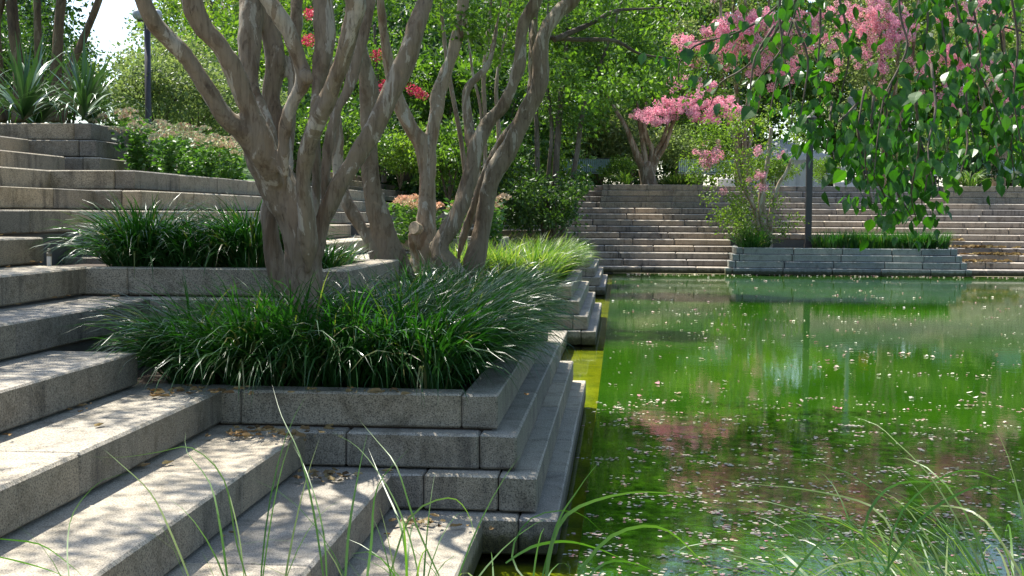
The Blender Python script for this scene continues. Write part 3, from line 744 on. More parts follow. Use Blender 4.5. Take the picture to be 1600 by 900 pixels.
# --- tall pink trees on the terrace behind
def terrace_tree(label, px, Y, fol, blo, mat=LF_CRAPE, ln=.12, r=.42, per=70, trunks=4, name='crape_myrtle', group=None, bark=BARK, top=-60, cat='tree', base=14*H, sp=60):
    b = at(px, 280, Y); b[2] = base-.02
    T = thing(name, label, cat, b, group)
    by = 337+(EYE-base)*FPX/Y
    for i in range(trunks):
        tx = px+(i-(trunks-1)/2)*sp/trunks*2
        limb(T, [(px+(tx-px)*.1, by+6, 7*40/Y+5), (px+(tx-px)*.3, by*.75+top*.25, 7*40/Y), (px+(tx-px)*.7, (by+top)/2, 6*40/Y), (tx+random.uniform(-15, 15), top, 3)],
             [Y, Y+random.uniform(-1, 1)], bark, name='trunk', seg=8, gnarl=.5)
    px_foliage(T, fol, ln, ln*.55, mat, r, per)
    if blo: blossoms(T, blo)
    return T
terrace_tree('tall crape myrtle with loose pink blossom behind the small pink tree', 1160, 40,
    [(1150, 60, 110, 60, 40, 50), (1150, -70, 130, 90, 40, 60), (1110, 120, 60, 40, 40, 16)],
    [(1165, 42, 50, 24, 38.6, 64), (1115, 62, 45, 18, 38.6, 36), (1205, 60, 34, 44, 38.6, 48), (1230, 110, 26, 26, 38.6, 16), (1080, 85, 30, 20, 39, 12), (1160, 95, 40, 20, 39, 18), (1190, 120, 30, 20, 39, 10), (1140, -60, 100, 60, 39, 30)], LF_PALE)
terrace_tree('tall crape myrtle with the densest pink blossom, behind the hanging branches', 1390, 41,
    [(1380, 50, 110, 80, 41, 60), (1390, -80, 140, 90, 41, 60), (1330, 150, 60, 50, 41, 20)],
    [(1375, 48, 30, 34, 39.5, 64), (1365, 90, 30, 26, 39.5, 22), (1410, 40, 26, 30, 39.3, 34), (1305, 40, 44, 36, 39.3, 34), (1250, 50, 34, 34, 39.3, 26), (1350, 12, 44, 16, 39.3, 26), (1440, 110, 26, 26, 39.3, 14), (1380, -80, 90, 60, 39.5, 40), (1300, 100, 30, 30, 39.5, 8), (1380, 140, 16, 8, 39.5, 5)], LF_PALE)
terrace_tree('pink crape myrtle crown near the right edge of the terrace', 1560, 42,
    [(1540, 60, 90, 80, 42, 50), (1570, -80, 130, 80, 42, 50), (1600, 160, 60, 60, 42, 18)],
    [(1500, 92, 36, 22, 39.8, 44), (1470, 150, 40, 26, 39.6, 18), (1560, 110, 34, 30, 39.6, 22), (1545, 30, 44, 34, 39.8, 30), (1590, 158, 18, 20, 38.4, 18), (1490, 20, 30, 20, 40, 10), (1560, -90, 80, 50, 40, 26)], LF_PALE)

# --- leafy tree in the farthest left planter
b = at(868, 400, 24.2); b[2] = .62
T7 = thing('crape_myrtle', 'dark leafy tree with slender stems beside the far steps', 'tree', b)
for pts in ([(868, 405, 14), (866, 330, 11), (870, 240, 10), (876, 160, 9), (884, 80, 8), (890, -20, 7), (900, -160, 4)],
            [(858, 405, 12), (846, 330, 9), (840, 260, 8), (838, 180, 7), (830, 90, 6), (826, -40, 4)],
            [(874, 405, 12), (884, 330, 9), (900, 250, 8), (912, 170, 7), (935, 110, 6), (960, 40, 4), (990, -60, 3)],
            [(864, 405, 10), (856, 300, 7), (862, 200, 6), (852, 100, 5), (860, -40, 3)]):
    limb(T7, pts, [24.2, 24.0], BARK_D, name='trunk', seg=8, gnarl=.5)
px_foliage(T7, [(830, 320, 44, 34, 23.6, 36), (880, 315, 20, 36, 23.6, 12), (800, 250, 30, 60, 24.5, 16), (905, 300, 14, 20, 23.6, 2)], .085, .048, LF_DARK, .28, 90)
px_foliage(T7, [(930, 60, 100, 60, 24.5, 80), (1000, 110, 60, 40, 24.5, 26), (900, 150, 60, 50, 24.5, 30), (960, -80, 150, 90, 25, 90), (870, 100, 60, 60, 24.8, 26)], .085, .048, LF_MID, .36, 80)

# --- upper left: trunks above the yuccas
b = at(70, 200, 14.5); b[2] = 14*H
T8 = thing('crape_myrtle', 'shaded ochre trunks fanning out above the yuccas at upper left', 'tree', b)
for pts in ([(30, 190, 26), (32, 120, 22), (24, 60, 20), (18, 0, 18), (10, -80, 14), (0, -200, 8)], [(0, 190, 22), (-4, 110, 20), (-6, 40, 16), (2, -20, 14), (-20, -120, 8)],
            [(84, 190, 22), (88, 110, 19), (92, 50, 17), (96, 0, 16), (104, -80, 13), (120, -200, 8)], [(64, 190, 16), (60, 80, 13), (58, 0, 12), (50, -120, 8)],
            [(92, 190, 18), (112, 105, 14), (130, 62, 13), (148, 18, 12), (164, -30, 11), (200, -140, 6)]):
    limb(T8, pts, [14.5, 14.7], BARK_O, name='trunk', seg=10, gnarl=.6)
px_foliage(T8, [(60, -60, 130, 50, 15, 34), (40, 40, 60, 40, 15.8, 16), (80, 120, 60, 30, 16, 16), (115, 70, 26, 30, 16, 6), (20, 80, 60, 60, 16.3, 30), (150, 130, 30, 20, 16.5, 6)], .07, .038, LF_DARK, .26, 80)

# --- background trees (shared crowns)
def crown_mesh(seed, mat, n=150, per=95, ln=.17, rr=(3.0, 2.6, 3.6), cr=.62):
    c = rand_ell((0, 0, 0), rr, n, .45)
    V, F = cluster_leaves(c, [cr*random.uniform(.7, 1.4) for _ in range(n)], per, ln, ln*.55, .2, .7)
    return mesh('crown', V, F, False, mat)
CR = [crown_mesh(1, LF_MID), crown_mesh(2, LF_BRIGHT), crown_mesh(3, LF_DARK), crown_mesh(4, LF_PALE), crown_mesh(5, LF_MID, 130, 95, .15, (2.4, 2.4, 2.8))]
def trunk_np(h, r, seed):
    m = MB(); g = random.Random(seed)
    m.tube([(0, 0, -.1), (g.uniform(-.1, .1), 0, h*.4), (g.uniform(-.3, .3), g.uniform(-.2, .2), h)], [r*1.3, r, r*.6], 8)
    for i in range(5):
        a = g.uniform(0, 6.28); zz = h*g.uniform(.45, .9)
        m.tube([(0, 0, zz), (math.cos(a)*1.0, math.sin(a)*1.0, zz+1.2), (math.cos(a)*1.9, math.sin(a)*1.9, zz+2.8)], [r*.5, r*.35, r*.12], 6)
    return m.me('trunk', BARK_D, True)
TRK = [trunk_np(5, .16, s) for s in range(3)]
far_list = [  # px, Y, crown centre z, scale, crown type, label
 (-60, 26, 5.5, .9, 2, 'dark broad tree at the far upper left corner'),
 (-30, 22, 6.0, .7, 2, 'dark tree whose crown hangs behind the ochre trunks'),
 (290, 36, 3.8, .9, 3, 'pale light green tree behind the left lamp post'),
 (345, 33, 3.6, .8, 1, 'bright green tree just right of the left lamp post'),
 (345, 44, 7.5, 1.1, 3, 'tall pale tree rising behind the left lamp post'),
 (215, 52, 3.2, .8, 3, 'hazy pale tree low behind the yuccas'),
 (400, 40, 5.5, 1.2, 1, 'bright tree behind the big gnarled trunk'),
 (490, 36, 5.0, 1.1, 0, 'mid green tree seen between the gnarled limbs'),
 (560, 33, 4.6, 1.0, 0, 'mid green tree behind the two leaning trunks'),
 (640, 30, 4.4, .9, 2, 'dark green tree behind the forked pale trunk'),
 (700, 36, 6.0, 1.2, 1, 'bright green tree between the forked tree and the twisting tree'),
 (760, 32, 3.6, .9, 0, 'leafy tree low behind the twisting trunks'),
 (820, 42, 6.6, 1.3, 0, 'tall green tree behind the twisting trunks'),
 (930, 46, 4.2, 1.1, 2, 'dark shaded tree behind the left bench'),
 (930, 50, 9.0, 1.5, 0, 'tall tree towering over the left bench'),
 (1060, 50, 4.4, 1.2, 2, 'dark shaded tree behind the vase shaped tree'),
 (1060, 56, 10.0, 1.5, 3, 'tall sunlit yellow green tree beyond the vase shaped tree'),
 (1180, 54, 8.5, 1.4, 0, 'tall green tree behind the loose pink blossom'),
 (1300, 58, 9.5, 1.5, 3, 'tall pale tree above the added white tent'),
 (1330, 52, 5.4, .8, 0, 'round green tree behind the right lamp post'),
 (1440, 52, 6.0, 1.3, 0, 'green tree behind the densest pink blossom'),
 (1450, 60, 11, 1.6, 0, 'tallest tree over the densest pink blossom'),
 (1580, 52, 6.2, 1.4, 1, 'bright green tree behind the right hand pink crown'),
 (1700, 56, 9.5, 1.6, 0, 'tall tree just beyond the right edge'),
 (1700, 44, 5.0, 1.1, 0, 'green tree right of the far right planter'),
 (820, 56, 11, 1.6, 3, 'tall pale tree in the distance over the twisting trunks'),
 (560, 50, 10, 1.5, 1, 'tall bright tree in the distance over the two leaning trunks'),
 (680, 46, 8.0, 1.3, 2, 'tall dark tree in the distance over the forked tree'),
 (420, 54, 10, 1.5, 3, 'tall pale tree in the distance over the gnarled trunk'),
]
for i, (px, Y, zc, sc, ct, lab) in enumerate(far_list):
    p = at(px, 300, Y)
    T = thing('broadleaf_tree', lab, 'tree', (p[0], Y, 14*H-.03), 'trees beyond the terrace')
    ob('trunk', TRK[i % 3], T, (p[0], Y, 14*H-.03), scale=max(.5, zc/6.2))
    ob('crown', CR[ct], T, (p[0], Y, zc), rot=(0, 0, random.uniform(0, 6.28)), scale=sc)

# --- shrubs
def shrub_mesh(mat, n=46, per=60, ln=.11, rr=(1.0, .8, .6)):
    c = rand_ell((0, 0, .55), rr, n, .5); c[:, 2] = np.abs(c[:, 2])
    V, F = cluster_leaves(c, [.26]*n, per, ln, ln*.5, 0, .8); return mesh('foliage', V, F, False, mat)
SH = {'p': shrub_mesh(LF_PALE), 'b': shrub_mesh(LF_BRIGHT), 'd': shrub_mesh(LF_DARK), 'm': shrub_mesh(LF_MID), 'f': shrub_mesh(LF_PALE, 60, 90, .075)}
shr = [ # px, py base, Y, scale, type, label
 (985, 262, 41.5, 1.5, 'p', 'pale yellow green shrub left of the vase shaped trunk'),
 (940, 268, 42, 1.2, 'p', 'pale shrub above the left bench'),
 (1060, 262, 42, 1.2, 'p', 'pale shrub right of the vase shaped trunk'),
 (965, 285, 38.8, .7, 'm', 'small green shrub on the upper far planter, left end'),
 (1210, 285, 40, .75, 'b', 'low bright shrub left of the tall dark post'),
 (1290, 285, 41, .7, 'b', 'low bright shrub right of the tall dark post'),
 (1445, 272, 38, .9, 'p', 'pale variegated shrub on the far right planter'),
 (1530, 280, 38.2, .8, 'd', 'dark low shrub on the far right planter'),
 (250, 190, 17, .9, 'f', 'feathery pale shrub behind the sedum, left of the gnarled limbs'),
 (310, 205, 18, .9, 'f', 'feathery pale shrub behind the sedum, seen under the lowest limb'),
 (290, 175, 22, 1.1, 'f', 'feathery pale shrub farther back right of the left lamp post'),
 (205, 185, 19, .6, 'f', 'feathery pale shrub left of the left lamp post'),
 (370, 215, 20, 1.0, 'f', 'feathery pale shrub seen through the first fork'),
 (540, 260, 20, .8, 'm', 'green shrub behind the right leaning limb'),
 (590, 255, 23, 1.0, 'd', 'dark shrub behind the two leaning trunks'),
 (625, 270, 22, .7, 'b', 'bright leafy shrub left of the pale forked trunk'),
 (700, 285, 22.5, 1.0, 'm', 'green shrub right of the pale forked trunk'),
 (740, 300, 24, 1.2, 'd', 'dark shrub behind the twisting trunks'),
 (700, 200, 27, 1.5, 'm', 'large green shrub on the upper bank behind the forked tree'),
 (790, 240, 27, 1.5, 'd', 'large dark shrub on the upper bank behind the twisting trunks'),
 (540, 190, 26, 1.5, 'm', 'large green shrub on the upper bank behind the leaning limb'),
 (470, 260, 22, 1.2, 'd', 'dark shrub showing between the limbs of the gnarled tree'),
 (640, 180, 30, 1.6, 'd', 'large dark shrub farther up the bank behind the forked tree'),
 (110, 180, 18, .7, 'd', 'dark shrub behind the yuccas'),
 (20, 190, 17, 1.0, 'd', 'dark shrub at the left edge behind the yuccas'),
 (1110, 245, 46, 1.4, 'd', 'dark shrub behind the middle bench'),
 (900, 250, 45, 1.5, 'd', 'dark shrub behind the left bench'),
 (1500, 262, 46, 1.5, 'm', 'green shrub behind the right bench'),
]
for px, py, Y, sc, ty, lab in shr:
    p = at(px, py, Y)
    T = thing('shrub', lab, 'shrub', p, 'shrubs on the banks and terrace')
    ob('foliage', SH[ty], T, p, rot=(0, 0, random.uniform(0, 6.28)), scale=sc)
    m = MB()
    for i in range(5):
        a = i*1.26; m.tube([(0, 0, -.4), (.15*math.cos(a), .15*math.sin(a), .2), (.5*math.cos(a), .5*math.sin(a), .7)], [.02, .015, .006], 5)
    ob('stems', m.me('stems', BARK_D), T, p, scale=sc)

# red blossoms seen between the trunks: a low red crape myrtle on the bank
b = at(600, 280, 25); b[2] = 14*H-.3
T = thing('crape_myrtle', 'red flowering tree glimpsed between the trunks of the left bank', 'tree', b)
limb(T, [(600, 285, 8), (598, 200, 7), (590, 120, 5), (585, 40, 4)], 25, BARK_D, name='trunk', seg=8)
px_foliage(T, [(600, 110, 90, 60, 25, 20)], .08, .045, LF_MID, .3, 60)
blossoms(T, [(590, 130, 12, 8, 24.5, 3), (648, 140, 12, 8, 24.5, 3), (590, 92, 12, 8, 24.5, 3), (484, 20, 4, 6, 24.5, 2), (482, 66, 4, 6, 24.5, 2), (625, 105, 10, 6, 24.5, 2), (660, 148, 8, 8, 24.5, 2)], RPAN, .8)

# ------------------------------------------------------------------ hanging leafy branches over the water
def big_leaf(sz, curl):
    wk = random.uniform(.78, 1.05); out = [(0, 0), (.14, .20*wk), (.30, .36*wk), (.50, .38*wk), (.72, .25*wk), (.88, .10*wk), (1.0, 0)]
    V = []; F = []
    for (x, y) in out:
        zc = -curl*x*x
        V += [(x*sz, y*sz, (zc+.22*y)*sz), (x*sz, 0, zc*sz), (x*sz, -y*sz, (zc+.22*y)*sz)]
    for i in range(len(out)-1):
        a = i*3
        if i == 0: F += [(1, 3, 4), (1, 4, 5)]
        elif i == len(out)-2: F += [(a, a+4, a+1), (a+1, a+4, a+2)]
        else: F += [(a, a+3, a+4, a+1), (a+1, a+4, a+5, a+2)]
    return np.array(V), F
BL = []
for sz, cu in ((.074, .15), (.066, .35), (.08, .25), (.06, .05), (.07, .6), (.058, .45), (.078, -.12), (.064, .25)):
    V, F = big_leaf(sz, cu); BL.append((V, F, mesh('leaf', V, F, False, LF_HANG)))
HT = thing('overhanging_tree', 'tree outside the picture whose leafy branches hang in at the upper right', 'tree', (7.5, 1.0, .6))
mb = tube_mesh('trunk', [(0, 0, -.1), (.1, .3, 2), (-.2, 1.2, 4.2), (-1, 2.5, 5.6)], [.24, .19, .14, .08], 14, BARK_D, .6, .2)
ob('trunk', mb, HT, (7.5, 1.0, .6))
for pts, r0 in (([(7.3, 2.2, 4.8), (5.0, 4.0, 5.2), (2.6, 5.2, 4.4), (1.4, 5.6, 3.4)], .07), ([(7.3, 2.2, 4.8), (5.6, 4.4, 5.0), (3.6, 5.6, 4.4), (2.6, 5.8, 3.6)], .07), ([(6.6, 3.4, 6.2), (3.5, 7, 6.2), (.5, 9, 5.8)], .06)):
    ob('branch', tube_mesh('branch', pts, np.linspace(r0, .012, len(pts)), 8, BARK_D, .4, .15), HT, (0, 0, 0))
twigs = [
 [(1255, -20), (1205, 60), (1165, 105), (1125, 130), (1110, 165)], [(1120, 60), (1085, 72), (1062, 98), (1060, 125)], [(1210, 40), (1180, 90), (1172, 140), (1160, 190)], [(1240, -10), (1222, 60), (1232, 120), (1238, 180), (1228, 225)],
 [(1290, -90), (1240, -20), (1190, 30), (1130, 58), (1075, 66)], [(1180, 36), (1140, 60), (1110, 95), (1105, 125)], [(1225, -60), (1218, 20), (1222, 75), (1212, 130), (1200, 190)],
 [(1260, -60), (1245, 10), (1225, 70), (1195, 110), (1165, 150)], [(1280, -60), (1282, 40), (1278, 110), (1282, 170), (1275, 240)], [(1300, -40), (1322, 40), (1325, 100), (1312, 160), (1318, 215)],
 [(1352, 135), (1346, 165), (1340, 200)], [(1405, -60), (1406, 20), (1418, 70), (1400, 115), (1382, 150), (1372, 210), (1366, 270)], [(1400, 115), (1384, 170), (1392, 240), (1402, 300), (1410, 350)],
 [(1440, -60), (1450, 30), (1440, 90), (1432, 150), (1440, 220)], [(1480, -60), (1500, 30), (1520, 90), (1548, 150), (1570, 210)], [(1500, 30), (1560, 40), (1610, 55), (1650, 90)],
 [(1460, -60), (1475, 60), (1480, 120), (1486, 180), (1478, 250)], [(1540, -60), (1560, 30), (1570, 110), (1580, 170), (1592, 240)], [(1600, -40), (1612, 60), (1600, 140), (1610, 230)],
 [(1382, 160), (1360, 200), (1352, 250), (1362, 320)], [(1520, 90), (1510, 150), (1520, 210), (1540, 250)], [(1430, 150), (1436, 230), (1424, 300), (1432, 345)],
 [(1500, -60), (1530, 60), (1524, 140), (1536, 220)], [(1570, -60), (1590, 60), (1584, 150), (1600, 250)], [(1455, 100), (1462, 170), (1450, 230), (1458, 290)], [(1600, 170), (1580, 220), (1586, 280)], [(1500, 170), (1512, 220), (1500, 275)], [(1300, 160), (1296, 200), (1304, 250)], [(1340, 200), (1350, 250), (1380, 300), (1392, 345)], [(1420, 200), (1412, 260), (1440, 310), (1436, 350)],
 [(1365, 150), (1360, 220), (1372, 290)], [(1400, 180), (1420, 240), (1418, 300)], [(1432, 200), (1448, 260), (1444, 310)], [(1380, 220), (1398, 290), (1425, 340)], [(1350, 180), (1345, 240), (1356, 300)],
 [(1590, 120), (1560, 170), (1545, 220), (1560, 270)], [(1350, 150), (1322, 180), (1300, 200), (1290, 235)], [(1240, 30), (1262, 90), (1256, 150), (1246, 210)]]
nleaf = 0; restV = []; restF = []; rn = 0
for ti, tw in enumerate(twigs):
    Y = random.uniform(4.7, 6.0)
    Yv = np.linspace(Y, Y+random.uniform(-.25, .25), len(tw))
    P = np.array([at(a, b_, y) for (a, b_), y in zip(tw, Yv)])
    C = catmull(np.column_stack([P, np.linspace(.006, .002, len(P))]), .035)
    ob('twig', tube_mesh('twig', C[:, :3], C[:, 3], 5, BARK_D, .2), HT)
    acc = 0
    for q in range(1, len(C)):
        dens = (4 if ti > 10 else 3) if ti > 4 else 2
        for k in range(dens):
            if random.random() < (.38 if ti in (0, 1, 2, 3, 6, 7, 8) else .12) or (ti == 11 and C[q, 2] > at(1400, 125, 5)[2]): continue
            size = random.choice(BL); pos = C[q, :3]+rng.normal(0, [.07, .10, .045], 3)
            th = random.uniform(0, 6.28); dn = random.uniform(.55, 1.5)
            rot = Matrix.Rotation(th, 3, 'Z') @ Matrix.Rotation(dn, 3, 'Y') @ Matrix.Rotation(random.uniform(-.9, .9), 3, 'X')
            sc = random.uniform(.5, .98)
            if nleaf < 300 and (k == 0):
                ob('leaf', size[2], HT, pos, rot=rot.to_euler(), scale=sc); nleaf += 1
            else:
                Vt = (np.array(rot) @ (size[0].T*sc)).T+pos
                restV.append(Vt); restF += [tuple(i+rn for i in f) for f in size[1]]; rn += len(Vt)
o = ob('leaves', mesh('leaves', np.vstack(restV)-np.array(wloc(HT)), restF, False, LF_HANG), HT, wloc(HT), kind='stuff')
foliage(HT, np.vstack([rand_ell((2.6, 8.2, 5.6), (3.9, 3.2, .9), 390), rand_ell((7.5, 7.0, 6.0), (3, 3.5, 1.1), 180)]), [.45]*570, 80, .085, .06, LF_HANG, 'crown')

# ------------------------------------------------------------------ yuccas
def sword(ln, wd, droop):
    seg = 7; V = []; F = []
    a = 0.0; x = z = 0.0
    for i in range(seg+1):
        s = i/seg; w_ = wd*.5*min(1, (1.02-s)*1.6)*min(1, .6+s*2)
        V += [(x, -w_, z+w_*.35), (x, 0, z), (x, w_, z+w_*.35)]
        th = droop*s**2; x += ln/seg*math.sin(th); z += ln/seg*math.cos(th)
    for i in range(seg):
        b_ = i*3; F += [(b_, b_+1, b_+4, b_+3), (b_+1, b_+2, b_+5, b_+4)]
    return mesh('leaf', V, F, True, YUC)
SW = [sword(.62, .036, .15), sword(.66, .038, .9), sword(.6, .04, 1.9), sword(.7, .036, 2.4)]
yl = [(-5.15, 11.9, 'yucca at the corner of the high planter, leaves bending over its edge', 1.0), (-5.85, 12.1, 'upright yucca above the middle of the high planter', 1.15),
      (-6.35, 11.9, 'yucca drooping over the left end of the high planter', 1.0), (-6.75, 12.6, 'yucca at the left edge of the picture', 1.1), (-5.5, 12.9, 'yucca standing behind the corner yucca', 1.0), (-6.2, 13.1, 'tallest upright yucca at the back', 1.25)]
for x, y, lab, sc in yl:
    T = thing('yucca', lab, 'yucca', (x, y, 14*H-.02), 'yuccas on the high planter')
    for i in range(54):
        t_ = (i/54)**.75; m_ = SW[0] if t_ < .32 else SW[1] if t_ < .5 else SW[2] if t_ < .75 else SW[3]
        o = ob('leaf', m_, T, (x, y, 14*H+.05+.12*(1-t_)), scale=sc*1.12*random.uniform(.7, 1.15))
        o.rotation_euler = (0, .08+t_*1.0+random.uniform(-.08, .08), random.uniform(0, 6.28)); o.rotation_mode = 'XYZ'
        if t_ > .88: o['label'] = 'dead straw coloured leaf' if False else 'drooping outer leaf'

# ------------------------------------------------------------------ sedum
def head_mesh(mat):
    n = 60; a = rng.uniform(0, 6.28, n); r = .05*np.sqrt(rng.random(n))
    C = np.stack([r*np.cos(a), r*np.sin(a), .034*(1-(r/.05)**2)], -1)
    D = rng.normal(size=(n, 3)); D[:, 2] = abs(D[:, 2])+.5
    V, F = leaves_np(C, D, np.full(n, .022), np.full(n, .020), .3)
    return mesh('flower_head', V, F, False, mat)
HEAD = [head_mesh(SEDF) for _ in range(3)]; HEADO = [head_mesh(SEDO) for _ in range(2)]
def sedum_fol():
    V = []; F = []; n = 0; tops = []
    cs = []; ds = []
    for i in range(16):
        a = random.uniform(0, 6.28); r = random.uniform(.02, .24); h_ = random.uniform(.34, .50)
        p1 = np.array([r*math.cos(a)*1.3, r*math.sin(a)*1.3, h_-.35*r]); p0 = p1*[.3, .3, 0]
        tops.append(p1)
        for k in range(20):
            s = k/20; c = p0+(p1-p0)*s; b_ = random.uniform(0, 6.28)
            cs.append(c); ds.append([math.cos(b_), math.sin(b_), .35])
    V, F = leaves_np(np.array(cs), np.array(ds), rng.uniform(.05, .08, len(cs)), rng.uniform(.03, .045, len(cs)), .2)
    return mesh('foliage', V, F, False, LF_SED), tops
SF = [sedum_fol() for _ in range(3)]
def sedum(x, y, z, lab, heads, group, sc=1.0):
    T = thing('sedum_plant', lab, 'flowering plant', (x, y, z), group)
    me, tops = random.choice(SF); a = random.uniform(0, 6.28)
    ob('foliage', me, T, (x, y, z), rot=(0, 0, a), scale=sc)
    for tp in tops[:7]:
        q = Matrix.Rotation(a, 3, 'Z') @ Vector(tp)
        ob('flower_head', random.choice(heads), T, (x+q.x*sc, y+q.y*sc, z+q.z*sc+.012), rot=(random.uniform(-.3, .3), random.uniform(-.3, .3), 0), scale=random.uniform(.9, 1.5)*sc)
g = 'sedum plants on the long planter'
where = ['at the corner of the high planter', 'second along the wall top from the high planter', 'third along the wall top', 'fourth along the wall top, under the lowest limb', 'fifth along the wall top, just left of the gnarled trunk']
for i in range(5): sedum(-4.28-.02*i, 11.75+i*.62, 1.8, 'dusty pink flowering sedum '+where[i], HEAD, g, 1.0)
w2 = ['behind the corner of the high planter', 'in the second row behind the first wall top plant', 'in the second row near the middle', 'in the second row under the lowest limb', 'in the second row beside the gnarled trunk']
for i in range(5): sedum(-4.72, 12.1+i*.72, 1.86, 'taller sedum '+w2[i], HEAD, g, 1.1)
w3 = ['highest on the slope beside the yuccas', 'high on the slope below the left lamp post', 'high on the slope under the first limb', 'farthest back on the slope']
for i in range(4): sedum(-5.15-.04*i, 12.7+i*.95, 2.0, 'shaded sedum '+w3[i], HEAD, g, 1.1)
g = 'coral flowering plants in the second raised planter'
for px, py, lab in ((632, 372, 'coral orange flowering plant left of the pale forked trunk'), (655, 376, 'coral flowering plant just behind the pale forked trunk'), (698, 374, 'coral pink flowering plant between the forked and twisting trunks'), (772, 378, 'pink flowering plant right of the twisting trunks')):
    p = at(px, py, 15.9); sedum(p[0], 15.9, 1.1, lab, HEADO, g, 1.25)

# ------------------------------------------------------------------ fountain grasses at the near bank
def ribbon(pts, wd, col=GR_TALL, Y=(2.3, 2.6)):
    Ys = np.linspace(Y[0], Y[1], len(pts)); P = np.array([at(a, b_, y) for (a, b_), y in zip(pts, Ys)])
    wd = wd*.8; C = catmull(np.column_stack([P, np.zeros(len(P))]), .03)[:, :3]
    n = len(C); s = np.linspace(0, 1, n)[:, None]; T_ = np.gradient(C, axis=0); T_ /= np.linalg.norm(T_, axis=1)[:, None]
    sd = np.cross(T_, np.array([.15, -1, .25])); sd /= np.linalg.norm(sd, axis=1)[:, None]
    w_ = wd*.5*np.minimum(1, (1.01-s)*1.5)*np.minimum(1, .5+s*3)
    V = np.stack([C-sd*w_, C+sd*w_+np.array([0, .4, 0])*w_], 1).reshape(-1, 3)
    q = np.arange(n-1)[:, None]*2; F = q+np.array([0, 1, 3, 2])
    return V, F
def grass_plant(label, base, arcs, nrand, ln, ratt=(.1, .9), droop=(.8, 2.2), azr=None, wd=.0055, R=.10, Y=(2.2, 2.5)):
    T = thing('fountain_grass', label, 'grass', base, 'fountain grasses on the near bank')
    Vs = []; Fs = []; n = 0
    for a in arcs:
        V, F = ribbon(a[0], a[1], Y=(a[2], a[3]) if len(a) > 2 else Y); Vs.append(V); Fs.append(F+n); n += len(V)
    if nrand:
        az = rng.uniform(*(azr or (0, 6.283)), nrand); r = R*np.sqrt(rng.random(nrand))
        root = np.stack([base[0]+r*np.cos(az), base[1]+r*np.sin(az)*.7, np.full(nrand, base[2])], -1)
        V, F = blades_np(root, az+rng.normal(0, .3, nrand), ln*rng.uniform(.5, 1.15, nrand), rng.uniform(*ratt, nrand), rng.uniform(*droop, nrand), wd*rng.uniform(.5, 1.2, nrand), 9, 1.6)
        Vs.append(V); Fs.append(F+n)
    me = mesh('blades', np.vstack(Vs)-np.array(base), np.vstack(Fs), True, GR_TALL)
    ob('blades', me, T, base)
def bp(px, Y=2.3): p = at(px, 1010, Y); return (p[0], Y, .60)
grass_plant('thin grass blades crossing the lowest steps at lower left', bp(150), [
    ([(110, 920), (105, 860), (115, 800), (160, 750), (210, 740)], .0035), ([(310, 940), (270, 840), (235, 770), (185, 722), (160, 700)], .0045),
    ([(360, 940), (345, 830), (328, 755), (292, 706), (290, 676)], .005), ([(0, 842), (60, 850), (100, 875), (140, 910)], .004), ([(-20, 866), (40, 880), (90, 896), (120, 915)], .004)], 6, .5, (.1, 1.0), (.8, 2.2), None, .0035)
grass_plant('sparse upright grass blades over the middle steps', bp(400), [
    ([(400, 950), (370, 850), (350, 750), (300, 700), (250, 706), (196, 714), (138, 714)], .0035), ([(508, 920), (490, 800), (468, 710), (440, 650), (425, 600)], .0045),
    ([(512, 940), (505, 830), (480, 740), (455, 690)], .004), ([(538, 930), (545, 830), (560, 740), (575, 672)], .006), ([(385, 940), (372, 830), (345, 740), (300, 690)], .003)], 9, .55, (.05, .5), (.2, 1.6), None, .004)
grass_plant('tangle of green grass blades over the lowest step', bp(640), [
    ([(660, 930), (640, 840), (605, 760), (560, 700), (520, 676)], .0035), ([(700, 930), (650, 820), (620, 730), (590, 690), (560, 655)], .004),
    ([(570, 930), (580, 850), (590, 760), (640, 700)], .006), ([(600, 930), (640, 810), (700, 778), (730, 800), (745, 850)], .0045), ([(640, 940), (628, 830), (600, 760), (575, 700)], .0045)], 34, .48, (.1, 1.0), (.5, 2.2), None, .0042)
grass_plant('arching pale green blades where the steps meet the water', bp(820), [
    ([(850, 930), (862, 850), (885, 805), (930, 782), (985, 770), (1040, 770), (1090, 778)], .0095), ([(890, 930), (915, 880), (955, 838), (1005, 822), (1045, 830), (1080, 860), (1125, 910)], .0085),
    ([(790, 880), (830, 855), (880, 846), (930, 856), (1000, 885)], .007), ([(900, 920), (945, 880), (990, 880), (1040, 900)], .006), ([(840, 930), (870, 820), (900, 770), (925, 735), (950, 708)], .005),
    ([(840, 930), (800, 870), (830, 810), (900, 800), (950, 840)], .004)], 70, .40, (.2, 1.3), (.9, 2.6), None, .0048, .16)
grass_plant('dense arching grass clump at the lower right corner', bp(1500, 2.5), [
    ([(1215, 930), (1270, 860), (1320, 815), (1345, 800)], .006), ([(1460, 940), (1400, 840), (1360, 790), (1260, 765), (1170, 756), (1120, 748)], .005),
    ([(1385, 940), (1395, 830), (1430, 775), (1480, 742), (1520, 735), (1570, 752), (1610, 770)], .0055), ([(1370, 900), (1350, 830), (1370, 780), (1405, 755), (1460, 754), (1510, 766)], .007),
    ([(1560, 940), (1500, 820), (1450, 740), (1400, 690), (1370, 664), (1330, 650)], .004), ([(1300, 940), (1230, 870), (1200, 850), (1180, 840)], .006), ([(1380, 900), (1440, 810), (1510, 766), (1540, 765), (1600, 800)], .007)],
    300, .46, (.3, 1.25), (1.1, 2.6), (1.6, 4.6), .0050, .26)
grass_plant('grass clump rising at the right edge of the picture', bp(1640, 2.4), [
    ([(1640, 940), (1610, 840), (1595, 780), (1575, 730)], .009), ([(1620, 940), (1560, 840), (1520, 800), (1460, 790), (1400, 800)], .006)], 130, .52, (.1, 1.1), (1.0, 2.5), (1.5, 4.2), .0050, .2)
